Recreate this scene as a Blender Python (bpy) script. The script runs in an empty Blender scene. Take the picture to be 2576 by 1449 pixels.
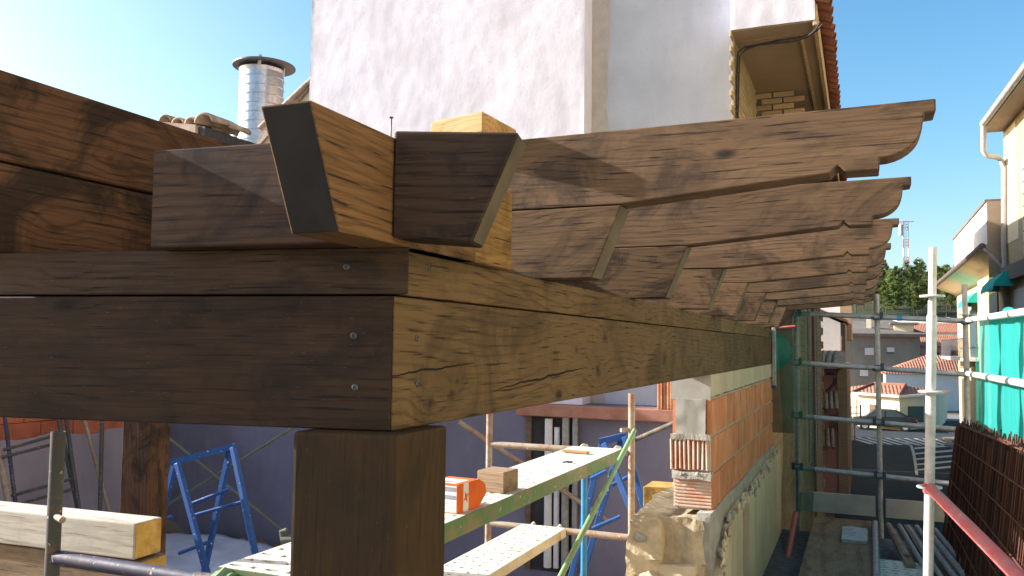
import bpy, bmesh, math, random
from mathutils import Vector, Matrix, noise as mnoise
import numpy as np
S = bpy.context.scene
COL = S.collection
random.seed(7)

# ------------------------------------------------------------------ camera
F_, CX, CY = 2100.0, 1288.0, 724.5            # focal length and centre in units of a 2576 x 1449 picture
_va = np.array([2167 - CX, 875 - CY]); _k = 0.0115
_up = np.array([_k, -1, (_va[1] - _k * _va[0]) / F_]); _up /= np.linalg.norm(_up)
_y = np.array([_va[0], _va[1], F_]); _y /= np.linalg.norm(_y)
_x = np.cross(_y, _up)
RM = np.array([_x, _y, _up])                  # world axes: X towards the street, Y along the facade, Z up
EYE = np.array([0.0, 0.0, 5.6])
cam_d = bpy.data.cameras.new('camera'); cam = bpy.data.objects.new('camera', cam_d); COL.objects.link(cam)
cam_d.sensor_width = 36; cam_d.lens = F_ / 2576 * 36; cam_d.clip_start = 0.05; cam_d.clip_end = 3000
r_, u_, b_ = RM @ np.array([1, 0, 0]), -(RM @ np.array([0, 1, 0])), -(RM @ np.array([0, 0, 1]))
cam.matrix_world = Matrix(((r_[0], u_[0], b_[0], EYE[0]), (r_[1], u_[1], b_[1], EYE[1]), (r_[2], u_[2], b_[2], EYE[2]), (0, 0, 0, 1)))
S.camera = cam

# ------------------------------------------------------------------ sky and sun
SUN = Vector((-1.0, -0.175, 0.46)).normalized()   # from the scene to the sun
w = bpy.data.worlds.new('World'); S.world = w; w.use_nodes = True
wn = w.node_tree.nodes; wl = w.node_tree.links
sky = wn.new('ShaderNodeTexSky'); sky.sky_type = 'NISHITA'; sky.sun_disc = False
sky.sun_elevation = math.asin(SUN.z); sky.sun_rotation = math.atan2(SUN.x, SUN.y)
sky.altitude = 700; sky.air_density = 1.0; sky.dust_density = 3.8; sky.ozone_density = 1.0
bg = wn['Background']; bg.inputs['Strength'].default_value = 0.12
hsv = wn.new('ShaderNodeHueSaturation'); hsv.inputs['Saturation'].default_value = 1.35; hsv.inputs['Hue'].default_value = 0.488
wl.new(sky.outputs[0], hsv.inputs['Color']); wl.new(hsv.outputs[0], bg.inputs[0])
sl = bpy.data.lights.new('sun', 'SUN'); sl.energy = 5.0; sl.angle = math.radians(0.55); sl.color = (1.0, 0.95, 0.89)
so = bpy.data.objects.new('sun', sl); COL.objects.link(so); so.rotation_euler = SUN.to_track_quat('Z', 'Y').to_euler()
so.location = (-20, -5, 30)
S.view_settings.view_transform = 'Standard'; S.view_settings.look = 'None'; S.view_settings.gamma = 1
S.view_settings.exposure = 1.25
S.render.engine = 'CYCLES'

# ------------------------------------------------------------------ sight lines: photograph point -> place in the scene
def ray(px, py): return RM @ np.array([px - CX, py - CY, F_])
def onX(px, py, v): r = ray(px, py); return Vector(EYE + r * ((v - EYE[0]) / r[0]))
def onY(px, py, v): r = ray(px, py); return Vector(EYE + r * ((v - EYE[1]) / r[1]))
def onZ(px, py, v): r = ray(px, py); return Vector(EYE + r * ((v - EYE[2]) / r[2]))
def onD(px, py, d): return Vector(EYE + ray(px, py) * (d / F_))

# ------------------------------------------------------------------ materials
class NT:
    def __init__(s, name):
        s.m = bpy.data.materials.new(name); s.m.use_nodes = True
        s.t = s.m.node_tree; s.n = s.t.nodes; s.l = s.t.links
        s.b = s.n['Principled BSDF']; s.out = s.n['Material Output']
    def new(s, typ, **kw):
        nd = s.n.new(typ)
        for k, v in kw.items():
            if k.startswith('i_'):
                key = k[2:]; key = int(key) if key.isdigit() else key.replace('_', ' ')
                s.set(nd.inputs[key], v)
            else: setattr(nd, k, v)
        return nd
    def set(s, inp, v):
        if isinstance(v, bpy.types.NodeSocket): s.l.new(v, inp)
        else: inp.default_value = v
    def math(s, op, a, b=0.0, c=0.0):
        nd = s.n.new('ShaderNodeMath'); nd.operation = op
        for i, v in enumerate((a, b, c)): s.set(nd.inputs[i], v)
        return nd.outputs[0]
    def vmath(s, op, a, b=(0, 0, 0)):
        nd = s.n.new('ShaderNodeVectorMath'); nd.operation = op
        s.set(nd.inputs[0], a); s.set(nd.inputs[1], b)
        return nd.outputs['Value'] if op in ('LENGTH', 'DISTANCE', 'DOT_PRODUCT') else nd.outputs[0]
    def noise(s, vec, scale, detail=3, rough=0.55, dist=0.0):
        nd = s.n.new('ShaderNodeTexNoise'); s.set(nd.inputs['Vector'], vec)
        nd.inputs['Scale'].default_value = scale; nd.inputs['Detail'].default_value = detail
        nd.inputs['Roughness'].default_value = rough; nd.inputs['Distortion'].default_value = dist
        return nd.outputs['Fac']
    def ramp(s, fac, *stops):
        nd = s.n.new('ShaderNodeValToRGB'); s.set(nd.inputs[0], fac)
        e = nd.color_ramp.elements
        while len(e) < len(stops): e.new(0.5)
        for el, (p, c) in zip(e, stops):
            el.position = p; el.color = (c, c, c, 1) if isinstance(c, (int, float)) else (*c, 1)
        return nd.outputs[0]
    def mix(s, fac, a, b, typ='MIX'):
        nd = s.n.new('ShaderNodeMix'); nd.data_type = 'RGBA'; nd.blend_type = typ
        s.set(nd.inputs[0], fac)
        for i, v in ((6, a), (7, b)):
            if isinstance(v, (tuple, list)): v = (*v[:3], 1)
            s.set(nd.inputs[i], v)
        return nd.outputs[2]
    def coord(s, kind='Object'): return s.n.new('ShaderNodeTexCoord').outputs[kind]
    def scale(s, vec, sc): return s.vmath('MULTIPLY', vec, sc)
    def rnd(s): return s.n.new('ShaderNodeObjectInfo').outputs['Random']
    def bump(s, h, strength=0.3, dist=0.01):
        nd = s.n.new('ShaderNodeBump'); nd.inputs['Strength'].default_value = strength; nd.inputs['Distance'].default_value = dist
        s.set(nd.inputs['Height'], h); s.l.new(nd.outputs[0], s.b.inputs['Normal'])
    def fin(s, col, rough=0.7, metal=0.0, spec=0.4):
        s.set(s.b.inputs['Base Color'], (*col, 1) if isinstance(col, tuple) else col)
        s.set(s.b.inputs['Roughness'], rough); s.set(s.b.inputs['Metallic'], metal)
        s.b.inputs['Specular IOR Level'].default_value = spec
        return s.m

def wood(name, light, dark, stain=(0.012, 0.011, 0.012), pale=0.0, knots=(), crack=(), stain_amt=0.75, gloss=0.6, ringf=52.0, bumps=0.35):
    """timber: length along the object's own X axis"""
    t = NT(name); co = t.coord(); rn = t.rnd()
    off = t.n.new('ShaderNodeCombineXYZ'); 
    t.set(off.inputs[0], t.math('MULTIPLY', rn, 37.0)); t.set(off.inputs[1], t.math('MULTIPLY', rn, 0.06)); t.set(off.inputs[2], t.math('MULTIPLY', rn, 0.1))
    v = t.vmath('ADD', co, off.outputs[0])
    vs = t.scale(v, (1.0, 3.2, 3.2))
    # knots scattered in the wood
    vor = t.new('ShaderNodeTexVoronoi', feature='F1'); t.set(vor.inputs['Vector'], t.scale(v, (1.0, 2.2, 2.2))); vor.inputs['Scale'].default_value = 2.3
    kd = vor.outputs['Distance']
    kb = t.ramp(kd, (0.0, 1.0), (0.22, 0.0)); kc = t.ramp(kd, (0.03, 1.0), (0.085, 0.0))
    for (kx, ky, kz, kr) in knots:
        d = t.vmath('LENGTH', t.scale(t.vmath('SUBTRACT', co, (kx, ky, kz)), (0.75, 0.35, 1.0)))
        d = t.math('ADD', d, t.math('MULTIPLY', t.math('SUBTRACT', t.noise(co, 55, 2), 0.5), kr * 1.5))
        a = t.ramp(t.math('DIVIDE', d, kr), (0.0, 1.0), (1.0, 0.0)); wide = t.ramp(t.math('DIVIDE', d, kr * 3.5), (0.0, 1.0), (1.0, 0.0))
        kc = t.math('MAXIMUM', kc, a); kb = t.math('MAXIMUM', kb, wide)
    warp = t.noise(vs, 1.4, 3, 0.5)
    sep = t.n.new('ShaderNodeSeparateXYZ'); t.l.new(v, sep.inputs[0])
    yy = t.math('ADD', sep.outputs[1], t.math('MULTIPLY', t.math('SUBTRACT', t.noise(t.scale(v, (0.9, 0.9, 0.9)), 1.0, 1), 0.5), 0.5))
    zz = t.math('ADD', sep.outputs[2], t.math('ADD', 0.06, t.math('MULTIPLY', t.math('SUBTRACT', warp, 0.5), 0.10)))
    rad = t.math('SQRT', t.math('ADD', t.math('MULTIPLY', yy, yy), t.math('MULTIPLY', zz, zz)))
    rad = t.math('ADD', rad, t.math('MULTIPLY', kb, 0.035))
    ring = t.math('SINE', t.math('MULTIPLY', rad, ringf * 6.283))
    ringm = t.ramp(t.math('ADD', t.math('MULTIPLY', ring, 0.5), 0.5), (0.0, 0.0), (0.7, 0.08), (0.97, 1.0))
    # pores: short dashes along the grain that follow the rings
    por = t.noise(t.scale(v, (9, 230, 230)), 1.0, 1, 0.4)
    dash = t.math('MULTIPLY', t.ramp(por, (0.6, 0.0), (0.65, 1.0)), t.math('ADD', 0.45, t.math('MULTIPLY', ringm, 0.7)))
    fine = t.noise(t.scale(v, (5, 190, 190)), 1.0, 4, 0.7)
    broad = t.noise(t.scale(v, (3.0, 8, 8)), 1.0, 4, 0.6, 0.6)
    col = t.mix(t.ramp(t.math('ADD', t.math('MULTIPLY', fine, 0.6), t.math('MULTIPLY', broad, 0.4)), (0.34, 0.0), (0.66, 1.0)), dark, light)
    col = t.mix(t.math('MULTIPLY', t.math('MULTIPLY', ringm, t.ramp(t.noise(t.scale(v, (2, 9, 9)), 1.0, 2), (0.35, 0.15), (0.65, 1.0))), 0.55), col, t.mix(0.6, dark, stain))
    col = t.mix(t.math('MULTIPLY', dash, 0.75), col, stain)
    st = t.noise(t.scale(v, (3.4, 5.2, 5.2)), 1.0, 6, 0.66, 1.1)
    col = t.mix(t.math('MULTIPLY', t.ramp(st, (0.48, 0.0), (0.62, 1.0)), stain_amt), col, stain)
    col = t.mix(t.math('MULTIPLY', kb, 0.35), col, dark); col = t.mix(t.math('MULTIPLY', kc, 0.9), col, stain)
    cm = None
    for (x0, z0, x1, z1, wd) in crack:
        sx = t.n.new('ShaderNodeSeparateXYZ'); t.l.new(co, sx.inputs[0])
        u = t.math('DIVIDE', t.math('SUBTRACT', sx.outputs[0], x0), x1 - x0)
        zl = t.math('ADD', z0, t.math('MULTIPLY', u, z1 - z0))
        zl = t.math('ADD', zl, t.math('MULTIPLY', t.math('SUBTRACT', t.noise(t.scale(co, (14, 1, 1)), 1.0, 3), 0.5), 0.018))
        dd = t.math('ABSOLUTE', t.math('SUBTRACT', sx.outputs[2], zl))
        taper = t.math('MULTIPLY', t.math('MULTIPLY', u, t.math('SUBTRACT', 1.0, u)), 4.0)
        m_ = t.math('GREATER_THAN', t.math('MULTIPLY', taper, wd), dd)
        cm = m_ if cm is None else t.math('MAXIMUM', cm, m_)
        col = t.mix(t.math('MULTIPLY', m_, 0.92), col, (0.006, 0.005, 0.004))
    # rubbed light scratches
    scr = t.ramp(t.noise(t.scale(v, (60, 30, 700)), 1.0, 1), (0.74, 0.0), (0.8, 1.0))
    col = t.mix(t.math('MULTIPLY', scr, 0.25), col, t.mix(0.5, light, (0.5, 0.45, 0.4)))
    vary = t.math('ADD', 0.82, t.math('MULTIPLY', rn, 0.36))
    hs = t.new('ShaderNodeHueSaturation'); t.set(hs.inputs['Value'], vary); t.l.new(col, hs.inputs['Color'])
    h = t.math('ADD', t.math('MULTIPLY', fine, 0.35), t.math('SUBTRACT', t.math('MULTIPLY', broad, 0.4), t.math('MULTIPLY', dash, 0.5)))
    if cm is not None: h = t.math('SUBTRACT', h, t.math('MULTIPLY', cm, 2.0))
    t.bump(h, bumps, 0.003)
    return t.fin(hs.outputs[0], t.ramp(fine, (0.3, gloss), (0.7, gloss + 0.2)), spec=0.12)

def paint(name, col, col2=None, rough=0.5, scale=18, amt=0.6, rust=None, rust_amt=0.5, metal=0.0, bump=0.15, spots=None):
    """painted or bare metal with wear"""
    t = NT(name); co = t.coord(); rn = t.rnd()
    v = t.vmath('ADD', co, t.vmath('MULTIPLY', (1, 1, 1), (0, 0, 0)))
    c1 = t.n.new('ShaderNodeCombineXYZ')
    for i in range(3): t.set(c1.inputs[i], t.math('MULTIPLY', rn, 20.0 + i * 7))
    v = t.vmath('ADD', co, c1.outputs[0])
    n1 = t.noise(v, scale, 5, 0.65); n2 = t.noise(v, scale * 0.25, 3)
    c = t.mix(t.math('MULTIPLY', t.ramp(n1, (0.42, 0.0), (0.62, 1.0)), amt), col, col2 or tuple(x * 0.55 for x in col))
    if rust: 
        rm = t.ramp(t.noise(v, scale * 0.6, 6, 0.7, 0.4), (0.62 - rust_amt * 0.22, 0.0), (0.7 - rust_amt * 0.15, 1.0))
        c = t.mix(rm, c, rust)
        if metal: t.set(t.b.inputs['Metallic'], t.math('MULTIPLY', t.math('SUBTRACT', 1.0, rm), metal)); metal = t.b.inputs['Metallic'].links[0].from_socket
    if spots: c = t.mix(t.ramp(t.noise(v, scale * 3.2, 2), (0.68, 0.0), (0.72, 1.0)), c, spots)
    c = t.mix(t.math('MULTIPLY', t.ramp(n2, (0.35, 0.0), (0.7, 1.0)), 0.3), c, tuple(x * 0.6 for x in col))
    t.bump(n1, bump, 0.004)
    return t.fin(c, t.ramp(n1, (0.3, rough), (0.7, min(1, rough + 0.25))), metal)

def mineral(name, col, col2, scale=6, rough=0.9, bump=0.5, bdist=0.01, fine=60, stain=None, stain_amt=0.5, stain_scale=1.5, streak=False):
    """plaster, concrete, stone, asphalt, brick"""
    t = NT(name); co = t.coord(); rn = t.rnd()
    c1 = t.n.new('ShaderNodeCombineXYZ')
    for i in range(3): t.set(c1.inputs[i], t.math('MULTIPLY', rn, 31.0 + i * 5))
    v = t.vmath('ADD', co, c1.outputs[0])
    n1 = t.noise(v, scale, 5, 0.6); n2 = t.noise(v, fine, 3, 0.6)
    c = t.mix(t.ramp(n1, (0.35, 0.0), (0.68, 1.0)), col, col2)
    c = t.mix(t.math('MULTIPLY', t.ramp(n2, (0.6, 0.0), (0.75, 1.0)), 0.3), c, tuple(x * 0.55 for x in col2))
    if stain:
        sv = t.scale(v, (1, 1, 0.25)) if streak else v
        c = t.mix(t.math('MULTIPLY', t.ramp(t.noise(sv, stain_scale, 5, 0.62, 0.5), (0.48, 0.0), (0.68, 1.0)), stain_amt), c, stain)
    hs = t.new('ShaderNodeHueSaturation'); t.set(hs.inputs['Value'], t.math('ADD', 0.88, t.math('MULTIPLY', rn, 0.24))); t.l.new(c, hs.inputs['Color'])
    t.bump(t.math('ADD', t.math('MULTIPLY', n1, 1.0), t.math('MULTIPLY', n2, 0.45)), bump, bdist)
    return t.fin(hs.outputs[0], rough, spec=0.2)

def brickmat(name, c1, c2, mortar, bw, bh, axis='X', bump=0.4):
    """far masonry whose bricks are too small to pick apart"""
    t = NT(name); co = t.coord(); sp = t.n.new('ShaderNodeSeparateXYZ'); t.l.new(co, sp.inputs[0])
    cb = t.n.new('ShaderNodeCombineXYZ'); t.set(cb.inputs[0], sp.outputs['Y' if axis == 'Y' else 'X']); t.set(cb.inputs[1], sp.outputs['Z'])
    b = t.new('ShaderNodeTexBrick', i_Scale=1.0); t.l.new(cb.outputs[0], b.inputs['Vector'])
    b.inputs['Color1'].default_value = (*c1, 1); b.inputs['Color2'].default_value = (*c2, 1); b.inputs['Mortar'].default_value = (*mortar, 1)
    b.inputs['Brick Width'].default_value = bw; b.inputs['Row Height'].default_value = bh; b.inputs['Mortar Size'].default_value = bh * 0.1
    c = t.mix(t.math('MULTIPLY', t.noise(co, 2.0, 4), 0.4), b.outputs[0], tuple(x * 0.6 for x in c1))
    t.bump(b.outputs['Fac'], -bump, 0.01)
    return t.fin(c, 0.9, spec=0.2)

def netmat(name, col, hole=0.25, cell=90.0):
    t = NT(name); co = t.coord()
    n = t.noise(t.scale(co, (1, 1, 0.3)), 6, 4); n2 = t.noise(co, 260, 1)
    c = t.mix(n, col, tuple(x * 0.6 for x in col))
    tr = t.n.new('ShaderNodeBsdfTransparent'); tl = t.n.new('ShaderNodeBsdfTranslucent'); t.set(tl.inputs[0], c)
    t.fin(c, 0.7); m1 = t.n.new('ShaderNodeMixShader'); m1.inputs[0].default_value = 0.4
    t.l.new(t.b.outputs[0], m1.inputs[1]); t.l.new(tl.outputs[0], m1.inputs[2])
    m2 = t.n.new('ShaderNodeMixShader'); t.set(m2.inputs[0], t.ramp(t.math('ADD', t.math('MULTIPLY', n2, 0.5), t.math('MULTIPLY', n, 0.5)), (0.35, min(1.0, hole * 1.6)), (0.65, hole * 0.5)))
    t.l.new(m1.outputs[0], m2.inputs[1]); t.l.new(tr.outputs[0], m2.inputs[2]); t.l.new(m2.outputs[0], t.out.inputs[0])
    return t.m

M = {}
M['oak'] = wood('oak', (0.185, 0.117, 0.064), (0.106, 0.066, 0.037))
M['oak_front_shade'] = wood('oak_front_shade', (0.05, 0.033, 0.024), (0.025, 0.017, 0.013), stain_amt=0.6, bumps=0.15)  # oak darkened: the front beam's shade is put into the colour
M['oak_red'] = wood('oak_red', (0.125, 0.068, 0.043), (0.062, 0.034, 0.022), stain_amt=0.8)
M['oak_dark'] = wood('oak_dark', (0.05, 0.047, 0.043), (0.022, 0.023, 0.026), stain_amt=0.5)
M['oak_raw'] = wood('oak_raw', (0.62, 0.41, 0.2), (0.42, 0.25, 0.11), stain=(0.12, 0.06, 0.03), stain_amt=0.25)
M['oak_yellow'] = wood('oak_yellow', (0.34, 0.22, 0.085), (0.19, 0.115, 0.045), stain=(0.03, 0.022, 0.014), stain_amt=0.45)
M['pine_pale'] = wood('pine_pale', (0.55, 0.52, 0.45), (0.42, 0.39, 0.34), stain=(0.25, 0.22, 0.18), stain_amt=0.3, ringf=24)
M['cut_end'] = mineral('cut_end', (0.62, 0.4, 0.13), (0.42, 0.25, 0.07), 14, 0.8, 0.3, 0.003, 90, stain=(0.1, 0.06, 0.03), stain_amt=0.6, stain_scale=9)
M['board'] = wood('board', (0.36, 0.26, 0.17), (0.2, 0.14, 0.09), stain=(0.07, 0.05, 0.04), stain_amt=0.4, ringf=7)
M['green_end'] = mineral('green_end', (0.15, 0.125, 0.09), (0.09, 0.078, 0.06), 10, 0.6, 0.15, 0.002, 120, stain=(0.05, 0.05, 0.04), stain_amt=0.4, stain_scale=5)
M['shade_end'] = mineral('shade_end', (0.022, 0.024, 0.027), (0.012, 0.014, 0.016), 10, 0.55, 0.15, 0.002, 120)  # near-black stands in for shade on the unlit corbel end
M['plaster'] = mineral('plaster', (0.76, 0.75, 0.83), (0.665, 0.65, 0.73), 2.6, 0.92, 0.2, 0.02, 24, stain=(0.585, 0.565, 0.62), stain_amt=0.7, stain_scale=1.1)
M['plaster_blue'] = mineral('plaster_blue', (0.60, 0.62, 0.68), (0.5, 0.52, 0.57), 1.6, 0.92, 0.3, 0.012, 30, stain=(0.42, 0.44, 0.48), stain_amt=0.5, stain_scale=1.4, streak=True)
M['plaster_low_shade'] = mineral('plaster_low_shade', (0.21, 0.2, 0.275), (0.165, 0.158, 0.22), 1.5, 0.92, 0.3, 0.012, 30, stain=(0.10, 0.085, 0.09), stain_amt=0.5, stain_scale=0.9, streak=True)  # white plaster darkened to lavender, interior shade painted into the base colour
M['plaster_left_shade'] = mineral('plaster_left_shade', (0.36, 0.33, 0.4), (0.28, 0.26, 0.33), 1.5, 0.92, 0.3, 0.012, 30, stain=(0.16, 0.14, 0.15), stain_amt=0.5, stain_scale=0.9, streak=True)  # white plaster given its shaded tone as base colour
M['mortar_beige'] = mineral('mortar_beige', (0.58, 0.52, 0.47), (0.48, 0.42, 0.38), 8, 0.95, 0.6, 0.01, 70)
M['mortar'] = mineral('mortar', (0.42, 0.4, 0.36), (0.29, 0.28, 0.25), 9, 0.95, 0.8, 0.012, 60)
M['concrete'] = mineral('concrete', (0.4, 0.4, 0.38), (0.3, 0.3, 0.285), 5, 0.9, 0.3, 0.006, 60)
M['pad'] = mineral('pad', (0.5, 0.43, 0.34), (0.4, 0.35, 0.28), 5, 0.9, 0.4, 0.006, 50)
M['old_plaster'] = mineral('old_plaster', (0.66, 0.55, 0.39), (0.52, 0.43, 0.3), 2.2, 0.92, 0.35, 0.008, 40, stain=(0.27, 0.23, 0.18), stain_amt=0.55, stain_scale=1.6, streak=True)
M['rubble'] = mineral('rubble', (0.62, 0.51, 0.34), (0.44, 0.36, 0.24), 9, 0.95, 0.6, 0.02, 45, stain=(0.13, 0.1, 0.07), stain_amt=0.6, stain_scale=5)
M['hollow_brick'] = mineral('hollow_brick', (0.55, 0.235, 0.125), (0.45, 0.175, 0.09), 7, 0.9, 0.4, 0.005, 70, stain=(0.62, 0.4, 0.27), stain_amt=0.5, stain_scale=4)
M['hollow_end'] = mineral('hollow_end', (0.55, 0.3, 0.2), (0.62, 0.5, 0.42), 10, 0.95, 0.6, 0.008, 50, stain=(0.5, 0.46, 0.4), stain_amt=0.6, stain_scale=10)
M['red_brick_dim'] = mineral('red_brick_dim', (0.50, 0.17, 0.1), (0.38, 0.12, 0.07), 5, 0.9, 0.4, 0.005, 60)
M['pink_beam'] = mineral('pink_beam', (0.4, 0.2, 0.15), (0.3, 0.14, 0.1), 6, 0.8, 0.3, 0.006, 60, stain=(0.2, 0.1, 0.08), stain_amt=0.4, stain_scale=8)
M['dark_void'] = mineral('dark_void', (0.05, 0.045, 0.045), (0.03, 0.028, 0.03), 6)
M['yellow_brick'] = mineral('yellow_brick', (0.42, 0.34, 0.21), (0.32, 0.26, 0.165), 5, 0.92, 0.4, 0.005, 60)
M['yb_joint'] = mineral('yb_joint', (0.2, 0.17, 0.12), (0.14, 0.12, 0.09), 6)
M['soffit'] = mineral('soffit', (0.42, 0.31, 0.215), (0.35, 0.255, 0.175), 1.5, 0.85, 0.12, 0.004, 50)
M['fascia'] = paint('fascia', (0.62, 0.45, 0.27), rough=0.6)
M['tile'] = mineral('tile', (0.27, 0.105, 0.07), (0.19, 0.075, 0.052), 6, 0.9, 0.5, 0.008, 50, stain=(0.16, 0.1, 0.075), stain_amt=0.6, stain_scale=3)
M['tile_old'] = mineral('tile_old', (0.55, 0.43, 0.33), (0.36, 0.26, 0.2), 6, 0.92, 0.5, 0.008, 50, stain=(0.18, 0.14, 0.11), stain_amt=0.6, stain_scale=4)
M['galv'] = paint('galv', (0.62, 0.65, 0.7), (0.45, 0.47, 0.5), rough=0.28, scale=24, amt=0.6, metal=0.9, bump=0.05)
M['galv_dull'] = paint('galv_dull', (0.46, 0.48, 0.5), (0.33, 0.34, 0.35), rough=0.5, scale=22, amt=0.7, metal=0.55, rust=(0.3, 0.24, 0.18), rust_amt=0.15, bump=0.12)
M['galv_light'] = paint('galv_light', (0.68, 0.69, 0.68), (0.5, 0.5, 0.48), rough=0.55, scale=20, amt=0.6, metal=0.2, bump=0.15, spots=(0.8, 0.8, 0.78))
M['cap_metal'] = paint('cap_metal', (0.2, 0.19, 0.21), (0.15, 0.145, 0.16), rough=0.5, metal=0.6)
M['rusty_tube'] = paint('rusty_tube', (0.4, 0.33, 0.26), (0.3, 0.2, 0.13), rough=0.6, scale=16, metal=0.2, rust=(0.3, 0.15, 0.08), rust_amt=0.5, bump=0.3, spots=(0.7, 0.66, 0.6))
M['dark_tube'] = paint('dark_tube', (0.06, 0.07, 0.075), (0.12, 0.085, 0.06), rough=0.55, scale=14, rust=(0.17, 0.115, 0.07), rust_amt=0.45, bump=0.2, spots=(0.45, 0.45, 0.45))
M['navy_tube'] = paint('navy_tube', (0.035, 0.04, 0.085), (0.07, 0.055, 0.065), rough=0.45, scale=14, rust=(0.22, 0.16, 0.13), rust_amt=0.4, bump=0.2, spots=(0.5, 0.5, 0.5))
M['blue_paint'] = paint('blue_paint', (0.025, 0.1, 0.33), (0.02, 0.07, 0.22), rough=0.45, scale=12, amt=0.5, spots=(0.7, 0.7, 0.7), bump=0.15)
M['cyan_paint'] = paint('cyan_paint', (0.04, 0.26, 0.5), (0.03, 0.16, 0.34), rough=0.45, scale=12)
M['green_paint'] = paint('green_paint', (0.1, 0.22, 0.09), (0.17, 0.2, 0.1), rough=0.55, scale=10, rust=(0.25, 0.2, 0.11), rust_amt=0.7, bump=0.3, spots=(0.5, 0.5, 0.4))
M['green_brace'] = paint('green_brace', (0.2, 0.36, 0.17), (0.26, 0.33, 0.2), rough=0.5, scale=10, rust=(0.28, 0.25, 0.15), rust_amt=0.3, spots=(0.5, 0.55, 0.45))
M['dim_green'] = paint('dim_green', (0.12, 0.15, 0.11), (0.15, 0.12, 0.08), rough=0.6, scale=10)
M['plank_white'] = paint('plank_white', (0.72, 0.70, 0.62), (0.6, 0.57, 0.48), rough=0.6, scale=8, amt=0.5, metal=0.0, rust=(0.42, 0.36, 0.26), rust_amt=0.12, bump=0.15)
M['plank_side'] = paint('plank_side', (0.5, 0.45, 0.34), (0.4, 0.34, 0.24), rough=0.65, scale=9, rust=(0.3, 0.2, 0.12), rust_amt=0.3)
M['red_paint'] = paint('red_paint', (0.5, 0.1, 0.1), (0.42, 0.22, 0.24), rough=0.45, scale=9, amt=0.8, bump=0.15, spots=(0.5, 0.35, 0.35))
M['red_dim'] = paint('red_dim', (0.42, 0.11, 0.085), (0.34, 0.08, 0.06), rough=0.5, scale=9)
M['rebar'] = paint('rebar', (0.11, 0.04, 0.024), (0.17, 0.065, 0.035), rough=0.85, scale=30, bump=0.3)
M['rebar_shaded'] = paint('rebar_shaded', (0.045, 0.017, 0.012), (0.07, 0.026, 0.017), rough=0.9, scale=30, bump=0.3)  # shade of the bundle is painted into both rebar colours
M['screw'] = paint('screw', (0.12, 0.12, 0.13), rough=0.35, metal=0.9)
M['steel_dark'] = paint('steel_dark', (0.1, 0.1, 0.11), rough=0.45, metal=0.7)
M['pvc'] = paint('pvc', (0.68, 0.68, 0.7), rough=0.4, amt=0.2)
M['grey_pipe'] = paint('grey_pipe', (0.33, 0.34, 0.34), rough=0.45, metal=0.3)
M['tarp'] = mineral('tarp', (0.62, 0.64, 0.72), (0.5, 0.52, 0.6), 5, 0.6, 0.4, 0.02, 20)
M['orange_card'] = paint('orange_card', (0.75, 0.14, 0.015), (0.65, 0.11, 0.01), rough=0.6, amt=0.3)
M['white_card'] = paint('white_card', (0.8, 0.78, 0.78), rough=0.6, amt=0.1)
M['print_grey'] = paint('print_grey', (0.25, 0.26, 0.32), rough=0.6, amt=0.1)
M['net_teal'] = netmat('net_teal', (0.03, 0.5, 0.48), 0.06)
M['net_thin'] = netmat('net_thin', (0.02, 0.3, 0.24), 0.6)
M['net_dark'] = netmat('net_dark', (0.015, 0.17, 0.13), 0.5)
M['teal_disc'] = paint('teal_disc', (0.045, 0.3, 0.26), rough=0.4, amt=0.2)
M['asphalt'] = mineral('asphalt', (0.05, 0.066, 0.072), (0.036, 0.048, 0.054), 3, 0.9, 0.3, 0.004, 80, stain=(0.03, 0.035, 0.04), stain_amt=0.5, stain_scale=0.3)  # teal in the base stands in for the cast of netting
M['pave'] = mineral('pave', (0.2, 0.2, 0.19), (0.15, 0.15, 0.145), 2, 0.9, 0.3, 0.005, 30)
M['earth'] = mineral('earth', (0.2, 0.16, 0.12), (0.13, 0.1, 0.075), 3, 0.95, 0.8, 0.03, 20)
M['hillmat'] = mineral('hillmat', (0.045, 0.06, 0.022), (0.03, 0.036, 0.016), 0.05, 0.95, 0.3, 0.3, 0.4)
M['marking'] = mineral('marking', (0.62, 0.62, 0.6), (0.48, 0.48, 0.47), 4, 0.8, 0.1, 0.003, 30)
M['w_white'] = mineral('w_white', (0.78, 0.76, 0.73), (0.68, 0.66, 0.63), 0.8, 0.9, 0.15, 0.01, 12)
M['w_cream'] = mineral('w_cream', (0.74, 0.66, 0.47), (0.64, 0.56, 0.39), 0.7, 0.9, 0.15, 0.01, 12)
M['w_yellow'] = brickmat('w_yellow', (0.66, 0.54, 0.3), (0.58, 0.47, 0.25), (0.5, 0.42, 0.27), 0.26, 0.075, 'Y')
M['w_yellow_x'] = brickmat('w_yellow_x', (0.66, 0.54, 0.3), (0.58, 0.47, 0.25), (0.5, 0.42, 0.27), 0.26, 0.075, 'X')
M['w_grey'] = mineral('w_grey', (0.22, 0.2, 0.165), (0.17, 0.155, 0.13), 0.6, 0.9, 0.15, 0.01, 12)
M['w_pink'] = mineral('w_pink', (0.58, 0.29, 0.26), (0.5, 0.24, 0.215), 0.8, 0.9, 0.15, 0.01, 12)
M['w_brick'] = brickmat('w_brick', (0.5, 0.34, 0.22), (0.44, 0.29, 0.18), (0.34, 0.27, 0.19), 0.26, 0.09, 'X')
M['w_olive'] = brickmat('w_olive', (0.5, 0.42, 0.26), (0.43, 0.36, 0.22), (0.23, 0.2, 0.14), 0.27, 0.08, 'Y')
M['w_olive_x'] = brickmat('w_olive_x', (0.5, 0.42, 0.26), (0.43, 0.36, 0.22), (0.23, 0.2, 0.14), 0.27, 0.08, 'X')
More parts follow.
